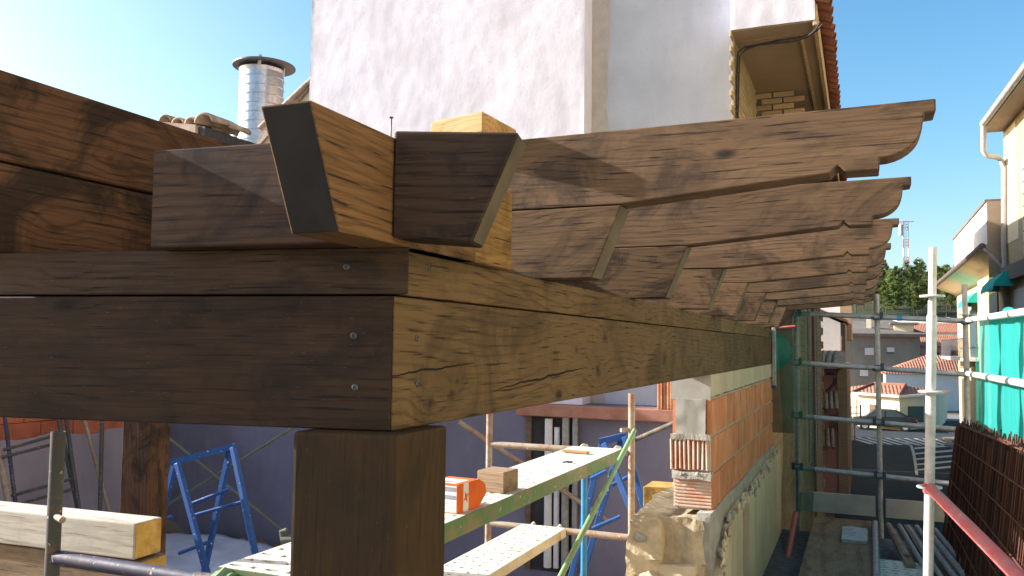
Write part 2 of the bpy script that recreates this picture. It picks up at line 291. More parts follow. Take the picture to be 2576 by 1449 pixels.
def roofmat(name, c1, c2):
    t = NT(name); co = t.coord(); sp = t.n.new('ShaderNodeSeparateXYZ'); t.l.new(co, sp.inputs[0])
    w1 = t.math('SINE', t.math('MULTIPLY', sp.outputs[0], 26.0)); w2 = t.math('SINE', t.math('MULTIPLY', sp.outputs[2], 30.0))
    n = t.noise(co, 1.6, 5, 0.65); n2 = t.noise(co, 9, 2)
    c = t.mix(t.ramp(n, (0.35, 0.0), (0.65, 1.0)), c1, c2)
    c = t.mix(t.math('MULTIPLY', t.ramp(t.math('ADD', t.math('MULTIPLY', w1, 0.3), t.math('ADD', t.math('MULTIPLY', w2, 0.2), n2)), (0.3, 0.0), (0.9, 1.0)), 0.55), c, tuple(x * 0.45 for x in c2))
    t.bump(t.math('ADD', w1, t.math('MULTIPLY', w2, 0.6)), 0.5, 0.05)
    return t.fin(c, 0.9, spec=0.2)
M['tile_far'] = roofmat('tile_far', (0.46, 0.21, 0.13), (0.34, 0.15, 0.1))
M['tile_far_old'] = roofmat('tile_far_old', (0.5, 0.37, 0.28), (0.36, 0.24, 0.18))
M['roof_grey'] = mineral('roof_grey', (0.2, 0.17, 0.14), (0.15, 0.13, 0.11), 1.2, 0.9, 0.3, 0.02, 10)
M['awning'] = paint('awning', (0.02, 0.48, 0.42), (0.02, 0.4, 0.35), rough=0.7, amt=0.3)
M['glass'] = paint('glass', (0.05, 0.08, 0.095), rough=0.3, amt=0.2, bump=0.0)
M['glass_teal'] = paint('glass_teal', (0.3, 0.55, 0.62), rough=0.25, amt=0.2, bump=0.0)
M['shutter'] = paint('shutter', (0.6, 0.58, 0.55), rough=0.6, amt=0.2)
M['shutter_green'] = paint('shutter_green', (0.05, 0.09, 0.075), rough=0.6, amt=0.3)
M['frame_brown'] = paint('frame_brown', (0.16, 0.1, 0.06), rough=0.6)
M['gutter'] = paint('gutter', (0.46, 0.43, 0.41), (0.38, 0.35, 0.33), rough=0.5, amt=0.4)
M['gutter_brown'] = paint('gutter_brown', (0.16, 0.11, 0.1), rough=0.5)
M['car_paint'] = paint('car_paint', (0.014, 0.016, 0.02), rough=0.55, amt=0.2, bump=0.0)
M['rubber'] = paint('rubber', (0.02, 0.02, 0.02), rough=0.8)
M['lamp_red'] = paint('lamp_red', (0.4, 0.02, 0.02), rough=0.3)
M['mast_red'] = paint('mast_red', (0.4, 0.14, 0.13), rough=0.6)
M['mast_white'] = paint('mast_white', (0.7, 0.7, 0.72), rough=0.6)
M['cable'] = paint('cable', (0.03, 0.025, 0.025), rough=0.6)
M['pine_leaf'] = mineral('pine_leaf', (0.11, 0.15, 0.03), (0.05, 0.08, 0.02), 0.35, 0.85, 0.0, 0.01, 3)
M['pine_leaf2'] = mineral('pine_leaf2', (0.13, 0.17, 0.04), (0.06, 0.09, 0.022), 0.35, 0.85, 0.0, 0.01, 3)
M['bark'] = mineral('bark', (0.13, 0.09, 0.065), (0.075, 0.055, 0.04), 2, 0.95, 0.5, 0.03, 10)
M['plastic_bag'] = paint('plastic_bag', (0.42, 0.43, 0.44), rough=0.35, amt=0.5)
M['clamp_blue'] = paint('clamp_blue', (0.03, 0.05, 0.3), rough=0.4)

# ------------------------------------------------------------------ mesh helpers
class MB:
    def __init__(s): s.v = []; s.f = []; s.mi = []
    def add(s, vs, fs, mi=0):
        o = len(s.v); s.v += [tuple(p) for p in vs]; s.f += [tuple(i + o for i in f) for f in fs]; s.mi += [mi] * len(fs); return s
    def box(s, x0, x1, y0, y1, z0, z1, mi=0):
        return s.add([(x0, y0, z0), (x1, y0, z0), (x1, y1, z0), (x0, y1, z0), (x0, y0, z1), (x1, y0, z1), (x1, y1, z1), (x0, y1, z1)],
                     [(0, 3, 2, 1), (4, 5, 6, 7), (0, 1, 5, 4), (1, 2, 6, 5), (2, 3, 7, 6), (3, 0, 4, 7)], mi)
    def prism(s, poly, off, mi=0):
        """planar polygon (3-D points) swept along off"""
        n = len(poly); off = Vector(off); a = [Vector(p) for p in poly]; b = [p + off for p in a]
        return s.add(a + b, [tuple(range(n))[::-1], tuple(range(n, 2 * n))] + [(i, (i + 1) % n, n + (i + 1) % n, n + i) for i in range(n)], mi)
    def tube(s, p, q, r, n=14, r2=None, caps=True, mi=0, hollow=False):
        p = Vector(p); q = Vector(q); d = (q - p).normalized(); r2 = r if r2 is None else r2
        a = d.orthogonal().normalized(); b = d.cross(a)
        ring = lambda c, rr: [c + (a * math.cos(2 * math.pi * i / n) + b * math.sin(2 * math.pi * i / n)) * rr for i in range(n)]
        vs = ring(p, r) + ring(q, r2); fs = [(i, (i + 1) % n, n + (i + 1) % n, n + i) for i in range(n)]
        if caps: fs += [tuple(range(n))[::-1], tuple(range(n, 2 * n))]
        return s.add(vs, fs, mi)
    def path(s, pts, r, n=10, mi=0, caps=True):
        pts = [Vector(p) for p in pts]; vs = []; fs = []; up = None
        for i, p in enumerate(pts):
            d = (pts[min(i + 1, len(pts) - 1)] - pts[max(i - 1, 0)]).normalized()
            a = d.orthogonal().normalized() if up is None else (up - d * up.dot(d)).normalized()
            up = a; b = d.cross(a)
            vs += [p + (a * math.cos(2 * math.pi * k / n) + b * math.sin(2 * math.pi * k / n)) * r for k in range(n)]
        for i in range(len(pts) - 1):
            fs += [(i * n + k, i * n + (k + 1) % n, (i + 1) * n + (k + 1) % n, (i + 1) * n + k) for k in range(n)]
        if caps: fs += [tuple(range(n))[::-1], tuple(range((len(pts) - 1) * n, len(pts) * n))]
        return s.add(vs, fs, mi)
    def lathe(s, prof, c=(0, 0, 0), n=24, mi=0, axis=None):
        vs = []; fs = []; c = Vector(c); q = axis or Matrix.Identity(3)
        for (r, z) in prof:
            vs += [c + q @ Vector((r * math.cos(2 * math.pi * k / n), r * math.sin(2 * math.pi * k / n), z)) for k in range(n)]
        for i in range(len(prof) - 1):
            fs += [(i * n + k, i * n + (k + 1) % n, (i + 1) * n + (k + 1) % n, (i + 1) * n + k) for k in range(n)]
        return s.add(vs, fs, mi)
    def bar(s, p, q, w, h, up=(0, 0, 1), mi=0):
        p = Vector(p); q = Vector(q); d = (q - p).normalized(); u = Vector(up); u = (u - d * u.dot(d)).normalized(); sd = d.cross(u)
        pl = [p + sd * (w / 2 * a) + u * (h / 2 * b) for a, b in ((-1, -1), (1, -1), (1, 1), (-1, 1))]
        return s.prism(pl, q - p, mi)
    def build(s, name, mat, parent=None, bevel=0.0, smooth=0, origin=None, seg=1):
        me = bpy.data.meshes.new(name); o3 = Vector(origin) if origin is not None else Vector((0, 0, 0))
        me.from_pydata([tuple(Vector(p) - o3) for p in s.v], [], s.f)
        mats = mat if isinstance(mat, (list, tuple)) else [mat]
        for m in mats: me.materials.append(M[m] if isinstance(m, str) else m)
        if len(mats) > 1: me.polygons.foreach_set('material_index', s.mi)
        bm = bmesh.new(); bm.from_mesh(me); bmesh.ops.recalc_face_normals(bm, faces=bm.faces)
        if bevel: bmesh.ops.bevel(bm, geom=bm.edges[:], offset=bevel, segments=seg, affect='EDGES', profile=0.6, clamp_overlap=True)
        bm.to_mesh(me); bm.free()
        if smooth: 
            me.polygons.foreach_set('use_smooth', [True] * len(me.polygons)); me.set_sharp_from_angle(angle=math.radians(smooth))
        ob = bpy.data.objects.new(name, me); COL.objects.link(ob); ob.location = o3
        if parent is not None: attach(ob, parent)
        return ob

def attach(ob, parent):
    ob.parent = parent
    ob.matrix_parent_inverse = WM[parent.name].inverted() if parent.name in WM else Matrix.Translation(-parent.location)
    return ob
WM = {}
def tag(o, label, cat, group=None):
    o['label'] = label; o['category'] = cat
    if group: o['group'] = group
    return o
def struct(o): o['kind'] = 'structure'; return o
def empty(name, label, cat, loc, group=None):
    o = bpy.data.objects.new(name, None); COL.objects.link(o); o.location = loc; o.empty_display_size = 0.1
    return tag(o, label, cat, group)
def local(mb, name, mat, mtx, bevel=0.0, seg=1, smooth=0):
    """mesh given in its own frame (length along X), placed with a matrix"""
    o = mb.build(name, mat, bevel=bevel, seg=seg, smooth=smooth); o.matrix_world = mtx; WM[o.name] = mtx.copy(); return o
def frame(p, xdir, zdir=(0, 0, 1)):
    x = Vector(xdir).normalized(); z = Vector(zdir); z = (z - x * z.dot(x)).normalized(); y = z.cross(x)
    return Matrix(((x.x, y.x, z.x, p[0]), (x.y, y.y, z.y, p[1]), (x.z, y.z, z.z, p[2]), (0, 0, 0, 1)))
# ====================================================================== SETTING
AX = -0.773                                     # street face of the long beam
A10 = math.radians(10)
FD = Vector((-math.cos(A10), -math.sin(A10), 0))   # direction of the front beam, away from the corner
FN = Vector((math.sin(A10), -math.cos(A10), 0))    # its outward face
CORNER = Vector((AX, 1.30, 0))

g = MB(); g.add([(-900, -300, 0), (900, -300, 0), (900, 1500, 0), (-900, 1500, 0)], [(0, 1, 2, 3)])
struct(g.build('ground', 'earth'))
g = MB(); g.add([(-0.9, -20, .004), (4.6, -20, .004), (4.6, 60, .004), (12, 66, .004), (12, 72, .004), (-1.0, 72, .004), (-6, 68, .004), (-0.9, 60, .004)], [tuple(range(8))])
struct(g.build('road', 'asphalt'))
g = MB(); g.box(4.6, 5.2, -20, 58, 0, .13); struct(g.build('pavement', 'pave', bevel=.015))
g = MB(); g.prism([(-1.0, 72, 0), (12, 72, 0), (14, 78, 0), (-3, 78, 0)], (0, 0, .14)); struct(g.build('pavement', 'pave'))

# inside of the building plot: raised floor with debris
g = MB(); nx, ny = 40, 40; vs = []
for j in range(ny + 1):
    for i in range(nx + 1):
        x = -8.3 + 7.1 * i / nx; y = 0.2 + 8.1 * j / ny
        e = max(0, (j - 33) / 7) ; z = 3.12 + .05 * mnoise.noise((x * 2.3, y * 2.3, 0)) + .03 * mnoise.noise((x * 7, y * 7, 3)) + e * .22 * (0.5 + mnoise.noise((x * 1.3, 4, 2)))
        vs.append((x, y, z))
g.add(vs, [(j * (nx + 1) + i, j * (nx + 1) + i + 1, (j + 1) * (nx + 1) + i + 1, (j + 1) * (nx + 1) + i) for j in range(ny) for i in range(nx)])
struct(g.build('floor', 'earth', smooth=60))

# ---------------------------------------------------------------- white neighbouring house
HY = 8.15; KH = HY / 9.0
def sx(v): return v * KH
def sz(v): return 5.6 + (v - 5.6) * KH
FX = sx(-1.25)
house = empty('white_house', 'tall white plastered neighbouring house with brick recess under its tiled eaves', 'house', (-4, HY, 0))
def wavy_wall(x0, x1, z0, z1, y, amp, nx, nz, th, seed):
    m = MB(); vs = []
    for j in range(nz + 1):
        for i in range(nx + 1):
            x = x0 + (x1 - x0) * i / nx; z = z0 + (z1 - z0) * j / nz
            e = 0 if i in (0, nx) else amp * (mnoise.noise((x * .9, z * .6, seed)) + .5 * mnoise.noise((x * 3.1, z * 1.6, seed + 4)) + .22 * mnoise.noise((x * 9, z * 6, seed + 9)))
            vs.append((x, y + e, z))
    m.add(vs, [(j * (nx + 1) + i, j * (nx + 1) + i + 1, (j + 1) * (nx + 1) + i + 1, (j + 1) * (nx + 1) + i) for j in range(nz) for i in range(nx)])
    m.add([(x0, y, z0), (x0, y + th, z0), (x0, y + th, z1), (x0, y, z1)], [(0, 1, 2, 3)]); m.add([(x1, y, z0), (x1, y + th, z0), (x1, y + th, z1), (x1, y, z1)], [(0, 3, 2, 1)])
    m.add([(x0, y, z1), (x1, y, z1), (x1, y + th, z1), (x0, y + th, z1)], [(0, 1, 2, 3)])
    return m
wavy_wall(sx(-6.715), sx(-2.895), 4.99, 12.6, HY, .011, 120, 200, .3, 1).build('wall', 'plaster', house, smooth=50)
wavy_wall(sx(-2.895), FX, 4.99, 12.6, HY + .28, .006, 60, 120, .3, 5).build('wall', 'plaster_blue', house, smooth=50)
m = MB()                       # unpainted mortar strip beside the step, with a ragged edge
edge = [(sx(-2.70) + .05 * mnoise.noise((0, z * .7, 3)) + .02 * mnoise.noise((0, z * 4, 1)), z) for z in np.linspace(4.99, 12.6, 60)]
poly = [(sx(-2.893), HY + .268, 4.99)] + [(x, HY + .268, z) for x, z in edge] + [(sx(-2.893), HY + .268, 12.6)]
m.prism(poly, (0, .02, 0)); m.build('mortar_strip', 'mortar_beige', house)
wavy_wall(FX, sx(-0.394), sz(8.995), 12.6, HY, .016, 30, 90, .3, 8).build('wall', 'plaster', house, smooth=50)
m = MB(); m.box(sx(-6.7), FX - .1, HY + .45, 27.6, 0, 13.5); m.box(sx(-6.7), FX - .55, 27.6, 40, 0, 13.5); m.build('core_sun_block', 'dark_void', house)  # body plus an unseen extension, added and raised to shade the street
m = MB(); m.box(sx(-9.03), sx(-1.2), HY, HY + .3, 2.4, 4.988); m.build('lower_wall', 'plaster_low_shade', house)
# brick return of the recess (bricks one by one), soffit, fascia
m = MB(); m.box(FX - .09, FX - .012, HY + .45, 10.3, 4.6, sz(8.97)); m.build('recess_core', 'yb_joint', house)
br = MB(); br.box(0, .022, -.118, .118, -.03, .03); bproto = br.build('brick', 'yellow_brick', house, bevel=.004); bme = bproto.data; first = True
cnt = 0
for j in range(36):
    for i in range(9):
        z = 6.15 + j * .0735; y = HY + .13 + .255 * i + (.127 if j % 2 else 0)
        if y > 10.2: continue
        if first: b = bproto; first = False
        else: b = bpy.data.objects.new('brick', bme); COL.objects.link(b); attach(b, house)
        b.location = (FX - .012, y, z)
m = MB(); m.box(FX, sx(-.82), 10.3, 10.55, 4.6, sz(8.97)); endw = m.build('recess_end_wall', 'yb_joint', house)
br = MB(); br.box(-.118, .118, -.02, 0, -.031, .031); bx = br.build('brick', 'soffit', house, bevel=.004)
k = 0
for j in range(14):
    for i in range(2):
        b = bx if k == 0 else bpy.data.objects.new('brick', bx.data)
        if k: COL.objects.link(b); attach(b, house)
        b.location = (FX + .12 + .255 * i - (.12 if j % 2 else 0) + .06, 10.3, 7.65 + j * .0745); k += 1
m = MB(); m.box(FX, sx(-.415), HY + .301, 25.6, sz(8.975), sz(9.1)); m.build('soffit', 'soffit', house)
m = MB(); m.box(FX + .001, sx(-.415), HY + .02, HY + .30, sz(8.985), sz(9.1)); m.build('soffit_edge', 'soffit', house)
m = MB(); m.box(sx(-.415), sx(-.372), HY + .01, 25.6, sz(8.94), sz(9.16)); m.build('fascia', 'fascia', house, bevel=.004)
m = MB(); m.box(sx(-.56), sx(-.53), HY + .31, 25.6, sz(8.945), sz(8.974)); m.build('soffit_bead', 'fascia', house)
tl = MB()                                             # barrel tile seen from the street side
for s0 in range(9):
    a0 = math.pi * s0 / 8
    tl.v += [(x, .105 * math.cos(a0) * (1 + .0 * x), .085 * math.sin(a0)) for x in (-.34, .0)]
tl.f = [(2 * i, 2 * i + 1, 2 * i + 3, 2 * i + 2) for i in range(8)]; tl.mi = [0] * 8
t0 = tl.build('roof_tile', 'tile', house, smooth=50); sol = t0.modifiers.new('s', 'SOLIDIFY'); sol.thickness = .018
k = 0
for i in range(80):
    for c in range(3):
        y = HY + .1 + i * .235
        o = t0 if k == 0 else bpy.data.objects.new('roof_tile', t0.data)
        if k:
            if k > 235: break
            COL.objects.link(o); mm = o.modifiers.new('s', 'SOLIDIFY'); mm.thickness = .018
            attach(o, house)
        o.location = (sx(-.255) - c * .28 + random.uniform(-.012, .012), y, sz(9.15) + c * .13 + random.uniform(-.008, .008)); o.rotation_euler = (random.uniform(-.03, .03), .42, random.uniform(-.03, .03)); k += 1
m = MB(); m.prism([(sx(-.36), HY + .62, sz(9.165)), (sx(-.36), 25.6, sz(9.165)), (-3.2, 25.6, 10.4), (-3.2, HY + .62, 10.4)], (0, 0, .03)); m.build('roof_deck', 'tile', house)
# cable loop across the recess
pts = [onY(*p, HY + .2) for p in ((2060, 68),)]
cab = [onY(1851, 300, HY + .25), onY(1853, 200, HY + .25), onY(1856, 132, HY + .25), onY(1872, 119, HY + .24), onY(1910, 112, HY + .22), onY(1950, 108, HY + .2), onY(1990, 104, HY + .15), onY(2030, 93, HY + .08), onY(2052, 75, HY - .03), onY(2063, 55, HY - .05)]
m = MB(); m.path(cab, .011, 6); m.path([p + Vector((.02, 0, -.03 * math.sin(i * .8))) for i, p in enumerate(cab)], .009, 6)
tag(m.build('cable', 'cable', smooth=40), 'black cable hanging in a loop across the brick recess', 'cable')

# long street facade of the neighbouring house beyond the recess
fa = empty('brick_facade', 'shaded brick street facade beyond the scaffold with louvred shutters', 'building', (FX, 18, 0))
m = MB(); m.box(FX - .099, FX - .022, 10.56, 27.5, 0, sz(8.97)); m.build('wall', 'yb_joint', fa)
br = MB(); br.box(0, .024, -.145, .145, -.058, .058); b0 = br.build('brick', 'yellow_brick', fa, bevel=.006); k = 0; stuff = MB()
for j in range(48):
    for i in range(60):
        z = .2 + j * .131; y = 10.75 + i * .305 + (.15 if j % 2 else 0)
        if y > 27.3: continue
        if any(a < y < b for a, b in ((15.9, 17.3), (19.3, 20.7), (23, 24.4))) and z > 3.0 and z < 6.6: continue
        if 12.0 < y < 18.5 and 3.3 < z < 6.1 and k < 300:
            b = b0 if k == 0 else bpy.data.objects.new('brick', b0.data)
            if k: COL.objects.link(b); attach(b, fa)
            b.location = (FX - .022, y, z); k += 1
        else: stuff.box(FX - .022, FX + .002, y - .145, y + .145, z - .058, z + .058)
o = stuff.build('brickwork', 'yellow_brick', fa); o['kind'] = 'stuff'
for (a, b) in ((15.95, 17.25), (19.35, 20.65), (23.05, 24.35)):
    m = MB(); m.box(FX - .021, FX - .012, a, b, 3.0, 6.55); sh = m.build('shutter', 'shutter_green', fa)
    m = MB()
    for q in range(44): m.prism([(FX - .011, a + .06, 3.05 + q * .079), (FX + .02, a + .06, 3.03 + q * .079), (FX + .02, a + .06, 3.045 + q * .079), (FX - .011, a + .06, 3.07 + q * .079)], (0, b - a - .12, 0))
    attach(m.build('slat', 'shutter_green'), sh)
    m = MB(); m.box(FX - .02, FX + .04, a - .05, a, 2.95, 6.6); m.box(FX - .02, FX + .04, b, b + .05, 2.95, 6.6); m.build('frame', 'gutter', fa)
m = MB(); m.path([(FX + .05, 21.6, 8.6), (FX + .05, 21.7, 6), (FX + .06, 21.8, 1)], .03, 8); m.build('drain_pipe', 'gutter_brown', fa, smooth=40)
for q in range(22):
    m = MB(); m.box(FX - .05, FX + .05, 27.2, 27.52, .1 + q * .42, .1 + q * .42 + .22 ); m.build('quoin', 'yellow_brick', fa)

# ---------------------------------------------------------------- left boundary wall and low house at the back left
lw = empty('boundary_wall', 'shade-toned plastered boundary wall topped with red hollow bricks', 'wall', (sx(-9.05), 5, 2.4))
m = MB(); n = 60
LX = sx(-9.03)
top = [(LX, -3 + 11.24 * i / n, sz(4.43) + .05 * mnoise.noise((i * .4, 0, 1)) + .02 * mnoise.noise((i * 1.7, 2, 1))) for i in range(n + 1)]
m.prism([(LX, -3, 2.4)] + top + [(LX, 8.24, 2.4)], (-.22, 0, 0)); m.build('wall', 'plaster_left_shade', lw)
br = MB(); br.box(-.11, .01, 0, .39, 0, .19)
for q in range(12): br.box(.01, .014, .01 + q * .032, .025 + q * .032, .005, .185)
b0 = br.build('brick', 'red_brick_dim', lw); k = 0
for j in range(3):
    for i in range(27):
        b = b0 if k == 0 else bpy.data.objects.new('brick', b0.data)
        if k: COL.objects.link(b); attach(b, lw)
        b.location = (LX - .03, -3 + i * .402 + (.2 if j % 2 else 0) - .2, sz(4.40) + j * .2); k += 1
lh = empty('low_house', 'low house with old clay tile roof behind the plot', 'house', (-11, 11, 0))
m = MB(); m.box(-15, LX - .24, 6.5, 9.0, 0, 7.9); m.build('wall', 'w_white', lh)  # front drawn forward out of view to block sun from the back wall
m = MB(); m.box(-7.51, -7.40, 7.85, 9.05, 7.2, 8.22); m.build('eave_board', 'steel_dark', lh)
tm = MB()
for s0 in range(9):
    a0 = math.pi * s0 / 8; tm.v += [(y_, .1 * math.cos(a0) * f, .08 * math.sin(a0) * f) for y_, f in ((0, 1.0), (.45, .8))]
tm.f = [(2 * i, 2 * i + 1, 2 * i + 3, 2 * i + 2) for i in range(8)]; tm.mi = [0] * 8
t0 = tm.build('roof_tile', 'tile_old', lh, smooth=50); mm = t0.modifiers.new('s', 'SOLIDIFY'); mm.thickness = .02; k = 0
for j in range(4):
    for i in range(2):
        o = t0 if k == 0 else bpy.data.objects.new('roof_tile', t0.data)
        if k: COL.objects.link(o); mm = o.modifiers.new('s', 'SOLIDIFY'); mm.thickness = .02; attach(o, lh)
        big = 1.5 if j == 0 else 1.0
        o.location = (-7.42 - j * .21, 7.85 + i * .3, 8.24 + j * .035 + i * .012 + random.uniform(-.015, .015) + (.03 if j == 0 else 0))
        o.rotation_euler = (0, random.uniform(-.05, .05) - .03, math.pi / 2 + random.uniform(-.05, .05)); o.scale = (1, big, big); k += 1
m = MB(); m.prism([(-7.5, 7.8, 8.24), (-15, 7.8, 9.4), (-15, 7.8, 9.2), (-7.5, 7.8, 8.0)], (0, 1.3, 0)); m.build('roof_deck', 'tile_old', lh)
# tiled verge next to the white wall
vh = empty('back_house', 'cream gable with tile verge adjoining the left edge of the white wall', 'house', (-8, 10.6, 0))
P1, P2 = onY(722, 262, 9.6), onY(783, 205, 9.6)
m = MB(); m.prism([(P1.x - 1.2, 9.6, P1.z - 1.4), (P1.x, 9.6, P1.z - .12), (P2.x + .6, 9.6, P2.z + .42 - .12), (P2.x + .6, 9.6, P1.z - 1.6)], (0, 3, 0)); m.build('gable_wall', 'w_cream', vh)
dv = (P2 - P1)
for q in range(-4, 6):
    a_ = P1 + dv * (q / 4); b_2 = P1 + dv * ((q + 1.12) / 4)
    m = MB(); m.tube(a_ + Vector((0, -.06, -.05)), b_2 + Vector((0, -.06, -.03)), .05, 10, .04); m.build('verge_tile', 'tile_old', vh, smooth=40)
m = MB(); m.prism([(P1.x - 1.2, 9.55, P1.z - 1.25), (P2.x + .6, 9.55, P2.z + .42), (P2.x + .6, 9.55, P2.z + .48), (P1.x - 1.2, 9.55, P1.z - 1.19)], (0, 3, 0)); m.build('roof', 'tile_old', vh)

# spiral duct chimney
ch = empty('duct_chimney', 'spiral galvanised duct chimney with round rain cap', 'chimney', (-8.33, 10, 8.2))
cx0 = (onY(600, 300, 10).x + onY(712, 300, 10).x) / 2; rr = (onY(712, 300, 10).x - onY(600, 300, 10).x) / 2 * .775; zt_ = onY(655, 188, 10).z
pr = []
z = 6.8
while z < zt_:
    pr += [(rr, z), (rr, z + .118), (rr + .012, z + .124), (rr + .012, z + .132)]; z += .138
pr += [(rr, zt_), (rr - .01, zt_), (rr - .01, zt_ - .4)]
MB().lathe(pr, (cx0, 10, 0), 40).build('duct', 'galv', ch, smooth=35)
rc = (onY(733, 180, 10).x - onY(580, 170, 10).x) / 2 * .80; zc = onY(655, 172, 10).z
MB().lathe([(rc, zc), (rc, zc + .02), (.02, zc + .06), (.0, zc + .06)], (cx0 + .04, 10, 0), 40).build('rain_cap', 'cap_metal', ch, smooth=35)
MB().lathe([(rc - .005, zc + .002), (.0, zc + .035)], (cx0 + .04, 10, 0), 40).build('cap_underside', 'cap_metal', ch, smooth=35)
for a in (200, 300, 30, 110):
    x, y = cx0 + rr * .97 * math.cos(math.radians(a)), 10 + rr * .97 * math.sin(math.radians(a))
    m = MB(); m.bar((x, y, zt_ - .15), (x + .03, y, zc + .1), .045, .008, (math.cos(math.radians(a)), math.sin(math.radians(a)), 0)); m.build('strut', 'galv_light', ch)
m = MB(); m.tube((cx0 - rr + .05, 9.85, 6.8), (cx0 - rr + .05, 9.85, onY(610, 335, 10).z), .11, 20); m.build('side_collar', 'galv', ch, smooth=40)

# ====================================================================== TIMBER FRAME
ZB0, ZB1, ZP0, ZP1, ZC1, ZR1 = 5.442, 5.683, 5.6875, 5.772, 5.9605, 6.153
def knot_at(px, py, r, x0): p = onX(px, py, AX); return (p.y - x0, 0.0, p.z - ZB0, r)
L = 8.19 - 1.30
kn = [knot_at(1083, 1015, .021, 1.3), knot_at(1136, 992, .016, 1.3), knot_at(1150, 960, .009, 1.3), knot_at(1505, 932, .03, 1.3), knot_at(1522, 850, .022, 1.3), knot_at(1672, 905, .045, 1.3), knot_at(1885, 880, .05, 1.3), knot_at(1450, 880, .012, 1.3)]
c0, c1, c2, c3 = onX(990, 943, AX), onX(1200, 912, AX), onX(1225, 985, AX), onX(1485, 921, AX)
cr = [(c0.y - 1.36, c0.z - ZB0 - .004, c1.y - 1.3, c1.z - ZB0, .0022), (c2.y - 1.3, c2.z - ZB0, c3.y - 1.3, c3.z - ZB0, .003)]
M['oak_beam'] = wood('oak_beam', (0.165, 0.115, 0.062), (0.104, 0.073, 0.041), stain=(0.022, 0.018, 0.014), knots=kn, crack=cr, stain_amt=0.45, ringf=44)
M['oak_plate'] = wood('oak_plate', (0.2, 0.138, 0.073), (0.12, 0.083, 0.046), stain=(0.03, 0.024, 0.018), stain_amt=0.35, ringf=46)
MY = frame((AX, 1.30, ZB0), (0, 1, 0))             # local X runs along +Y, local Y towards -X
# mitred where the two beams meet
def beam_mitre(length, wd, h, ang, z0=0.0, cut=0.0):
    t_ = wd * math.tan(ang); m = MB()
    return m.prism([(cut, 0, z0), (length, 0, z0), (length, wd, z0), (cut + t_, wd, z0)], (0, 0, h))
mit = math.radians(90 - 50)
o = local(beam_mitre(L, .16, ZB1 - ZB0, mit), 'facade_beam', 'oak_beam', MY, bevel=.0025)
tag(o, 'long brown facade beam with knots and a split, resting on the brick pier', 'beam'); fb = o
MF = frame((AX - .0008, 1.2998, ZB0), FD); # local Y = z x x -> points to -FN? checked below
yl = Vector((MF[0][1], MF[1][1], 0)); sgn = 1 if yl.dot(FN) < 0 else -1
t_ = .16 * math.tan(mit)
m = MB(); m.prism([(0.0005, 0, 0), (3.4, 0, 0), (3.4, sgn * .16, 0), (t_ + .0005, sgn * .16, 0)], (0, 0, ZB1 - ZB0))
o = local(m, 'front_beam', 'oak_front_shade', MF, bevel=.0025)
tag(o, 'shade-darkened front beam with two screw heads beside the mitred corner', 'beam'); ff = o
# plates on top
m = MB(); PS = onX(1820, 800, AX).y
t2 = .15 * math.tan(mit)
m.prism([(.025, .012, 0), (PS - 1.3 - .004, .012, 0), (PS - 1.3 - .004, .16, 0), (.025 + t2, .16, 0)], (0, 0, ZP1 - ZP0))
o = local(m, 'wall_plate', 'oak_plate', frame((AX, 1.30, ZP0), (0, 1, 0)), bevel=.002); tag(o, 'long yellowish wall plate on the facade beam starting at the corner', 'timber'); pa = o
m = MB(); m.prism([(PS - 1.3, .014, 0), (L - .05, .014, 0), (L - .05, .16, 0), (PS - 1.3, .16, 0)], (0, 0, ZP1 - ZP0 - .001))
o = local(m, 'wall_plate', 'oak_plate', frame((AX, 1.30, ZP0), (0, 1, 0)), bevel=.002); tag(o, 'short wall plate piece at the far end of the facade beam', 'timber')
m = MB(); q = .026
m.prism([(-q + .0025, sgn * .012, 0), (3.4, sgn * .012, 0), (3.4, sgn * .16, 0), (-q + .0025 + t2, sgn * .16, 0)], (0, 0, ZP1 - ZP0 + .001))
M['oak_cath'] = wood('oak_cath', (0.085, 0.058, 0.042), (0.045, 0.031, 0.023), stain=(0.012, 0.012, 0.014), stain_amt=0.5, ringf=62)  # base darkened to paint in the shade on the front plate
o = local(m, 'wall_plate', 'oak_cath', frame((AX - .0008, 1.2998, ZP0), FD), bevel=.002); tag(o, 'shade-darkened wall plate with pointed grain on top of the front beam', 'timber'); pf = o
def screw(p, n, parent):
    n = Vector(n); q = n.to_track_quat('Z', 'Y').to_matrix(); m = MB()
    m.lathe([(.0065, -.004), (.0065, .0012), (.005, .0022), (.003, .0022), (.0022, .0004), (0, .0004)], p, 12, axis=q)
    attach(m.build('screw', 'screw', smooth=40), parent)
def onF(px, py, off=0.0):
    r = ray(px, py); p0 = np.array([CORNER.x, CORNER.y, 0]) + np.array(FN) * off; nn = np.array(FN)
    return Vector(EYE + r * (np.dot(p0 - EYE, nn) / np.dot(r, nn)))
screw(onF(890, 845), FN, ff); screw(onF(893, 975), FN, ff); screw(onF(872, 671, -.012), FN, pf)
screw(onX(1048, 850, AX), (1, 0, 0), fb); screw(onX(1050, 966, AX), (1, 0, 0), fb); screw(onX(1080, 672, AX - .012), (1, 0, 0), pa)
# corner post
a = Vector((-.742, 1.268, 0)); b = a + FD * .197; c = b + Vector((0, .19, 0)); d = a + Vector((0, .19, 0))
m = MB(); z0, z1 = 3.0, ZB0 - .001
M['oak_post'] = wood('oak_post', (0.055, 0.036, 0.02), (0.03, 0.02, 0.012), stain=(0.02, 0.017, 0.014), stain_amt=0.5, ringf=46)
MP = frame((a.x, a.y, z0), (0, 0, 1), (1, 0, 0))
inv = MP.inverted(); m.prism([inv @ Vector((p.x, p.y, z0)) for p in (a, b, c, d)], inv.to_3x3() @ Vector((0, 0, z1 - z0)))
o = local(m, 'corner_post', 'oak_post', MP, bevel=.008, seg=2); tag(o, 'thick square dark timber post carrying the beam corner', 'post')

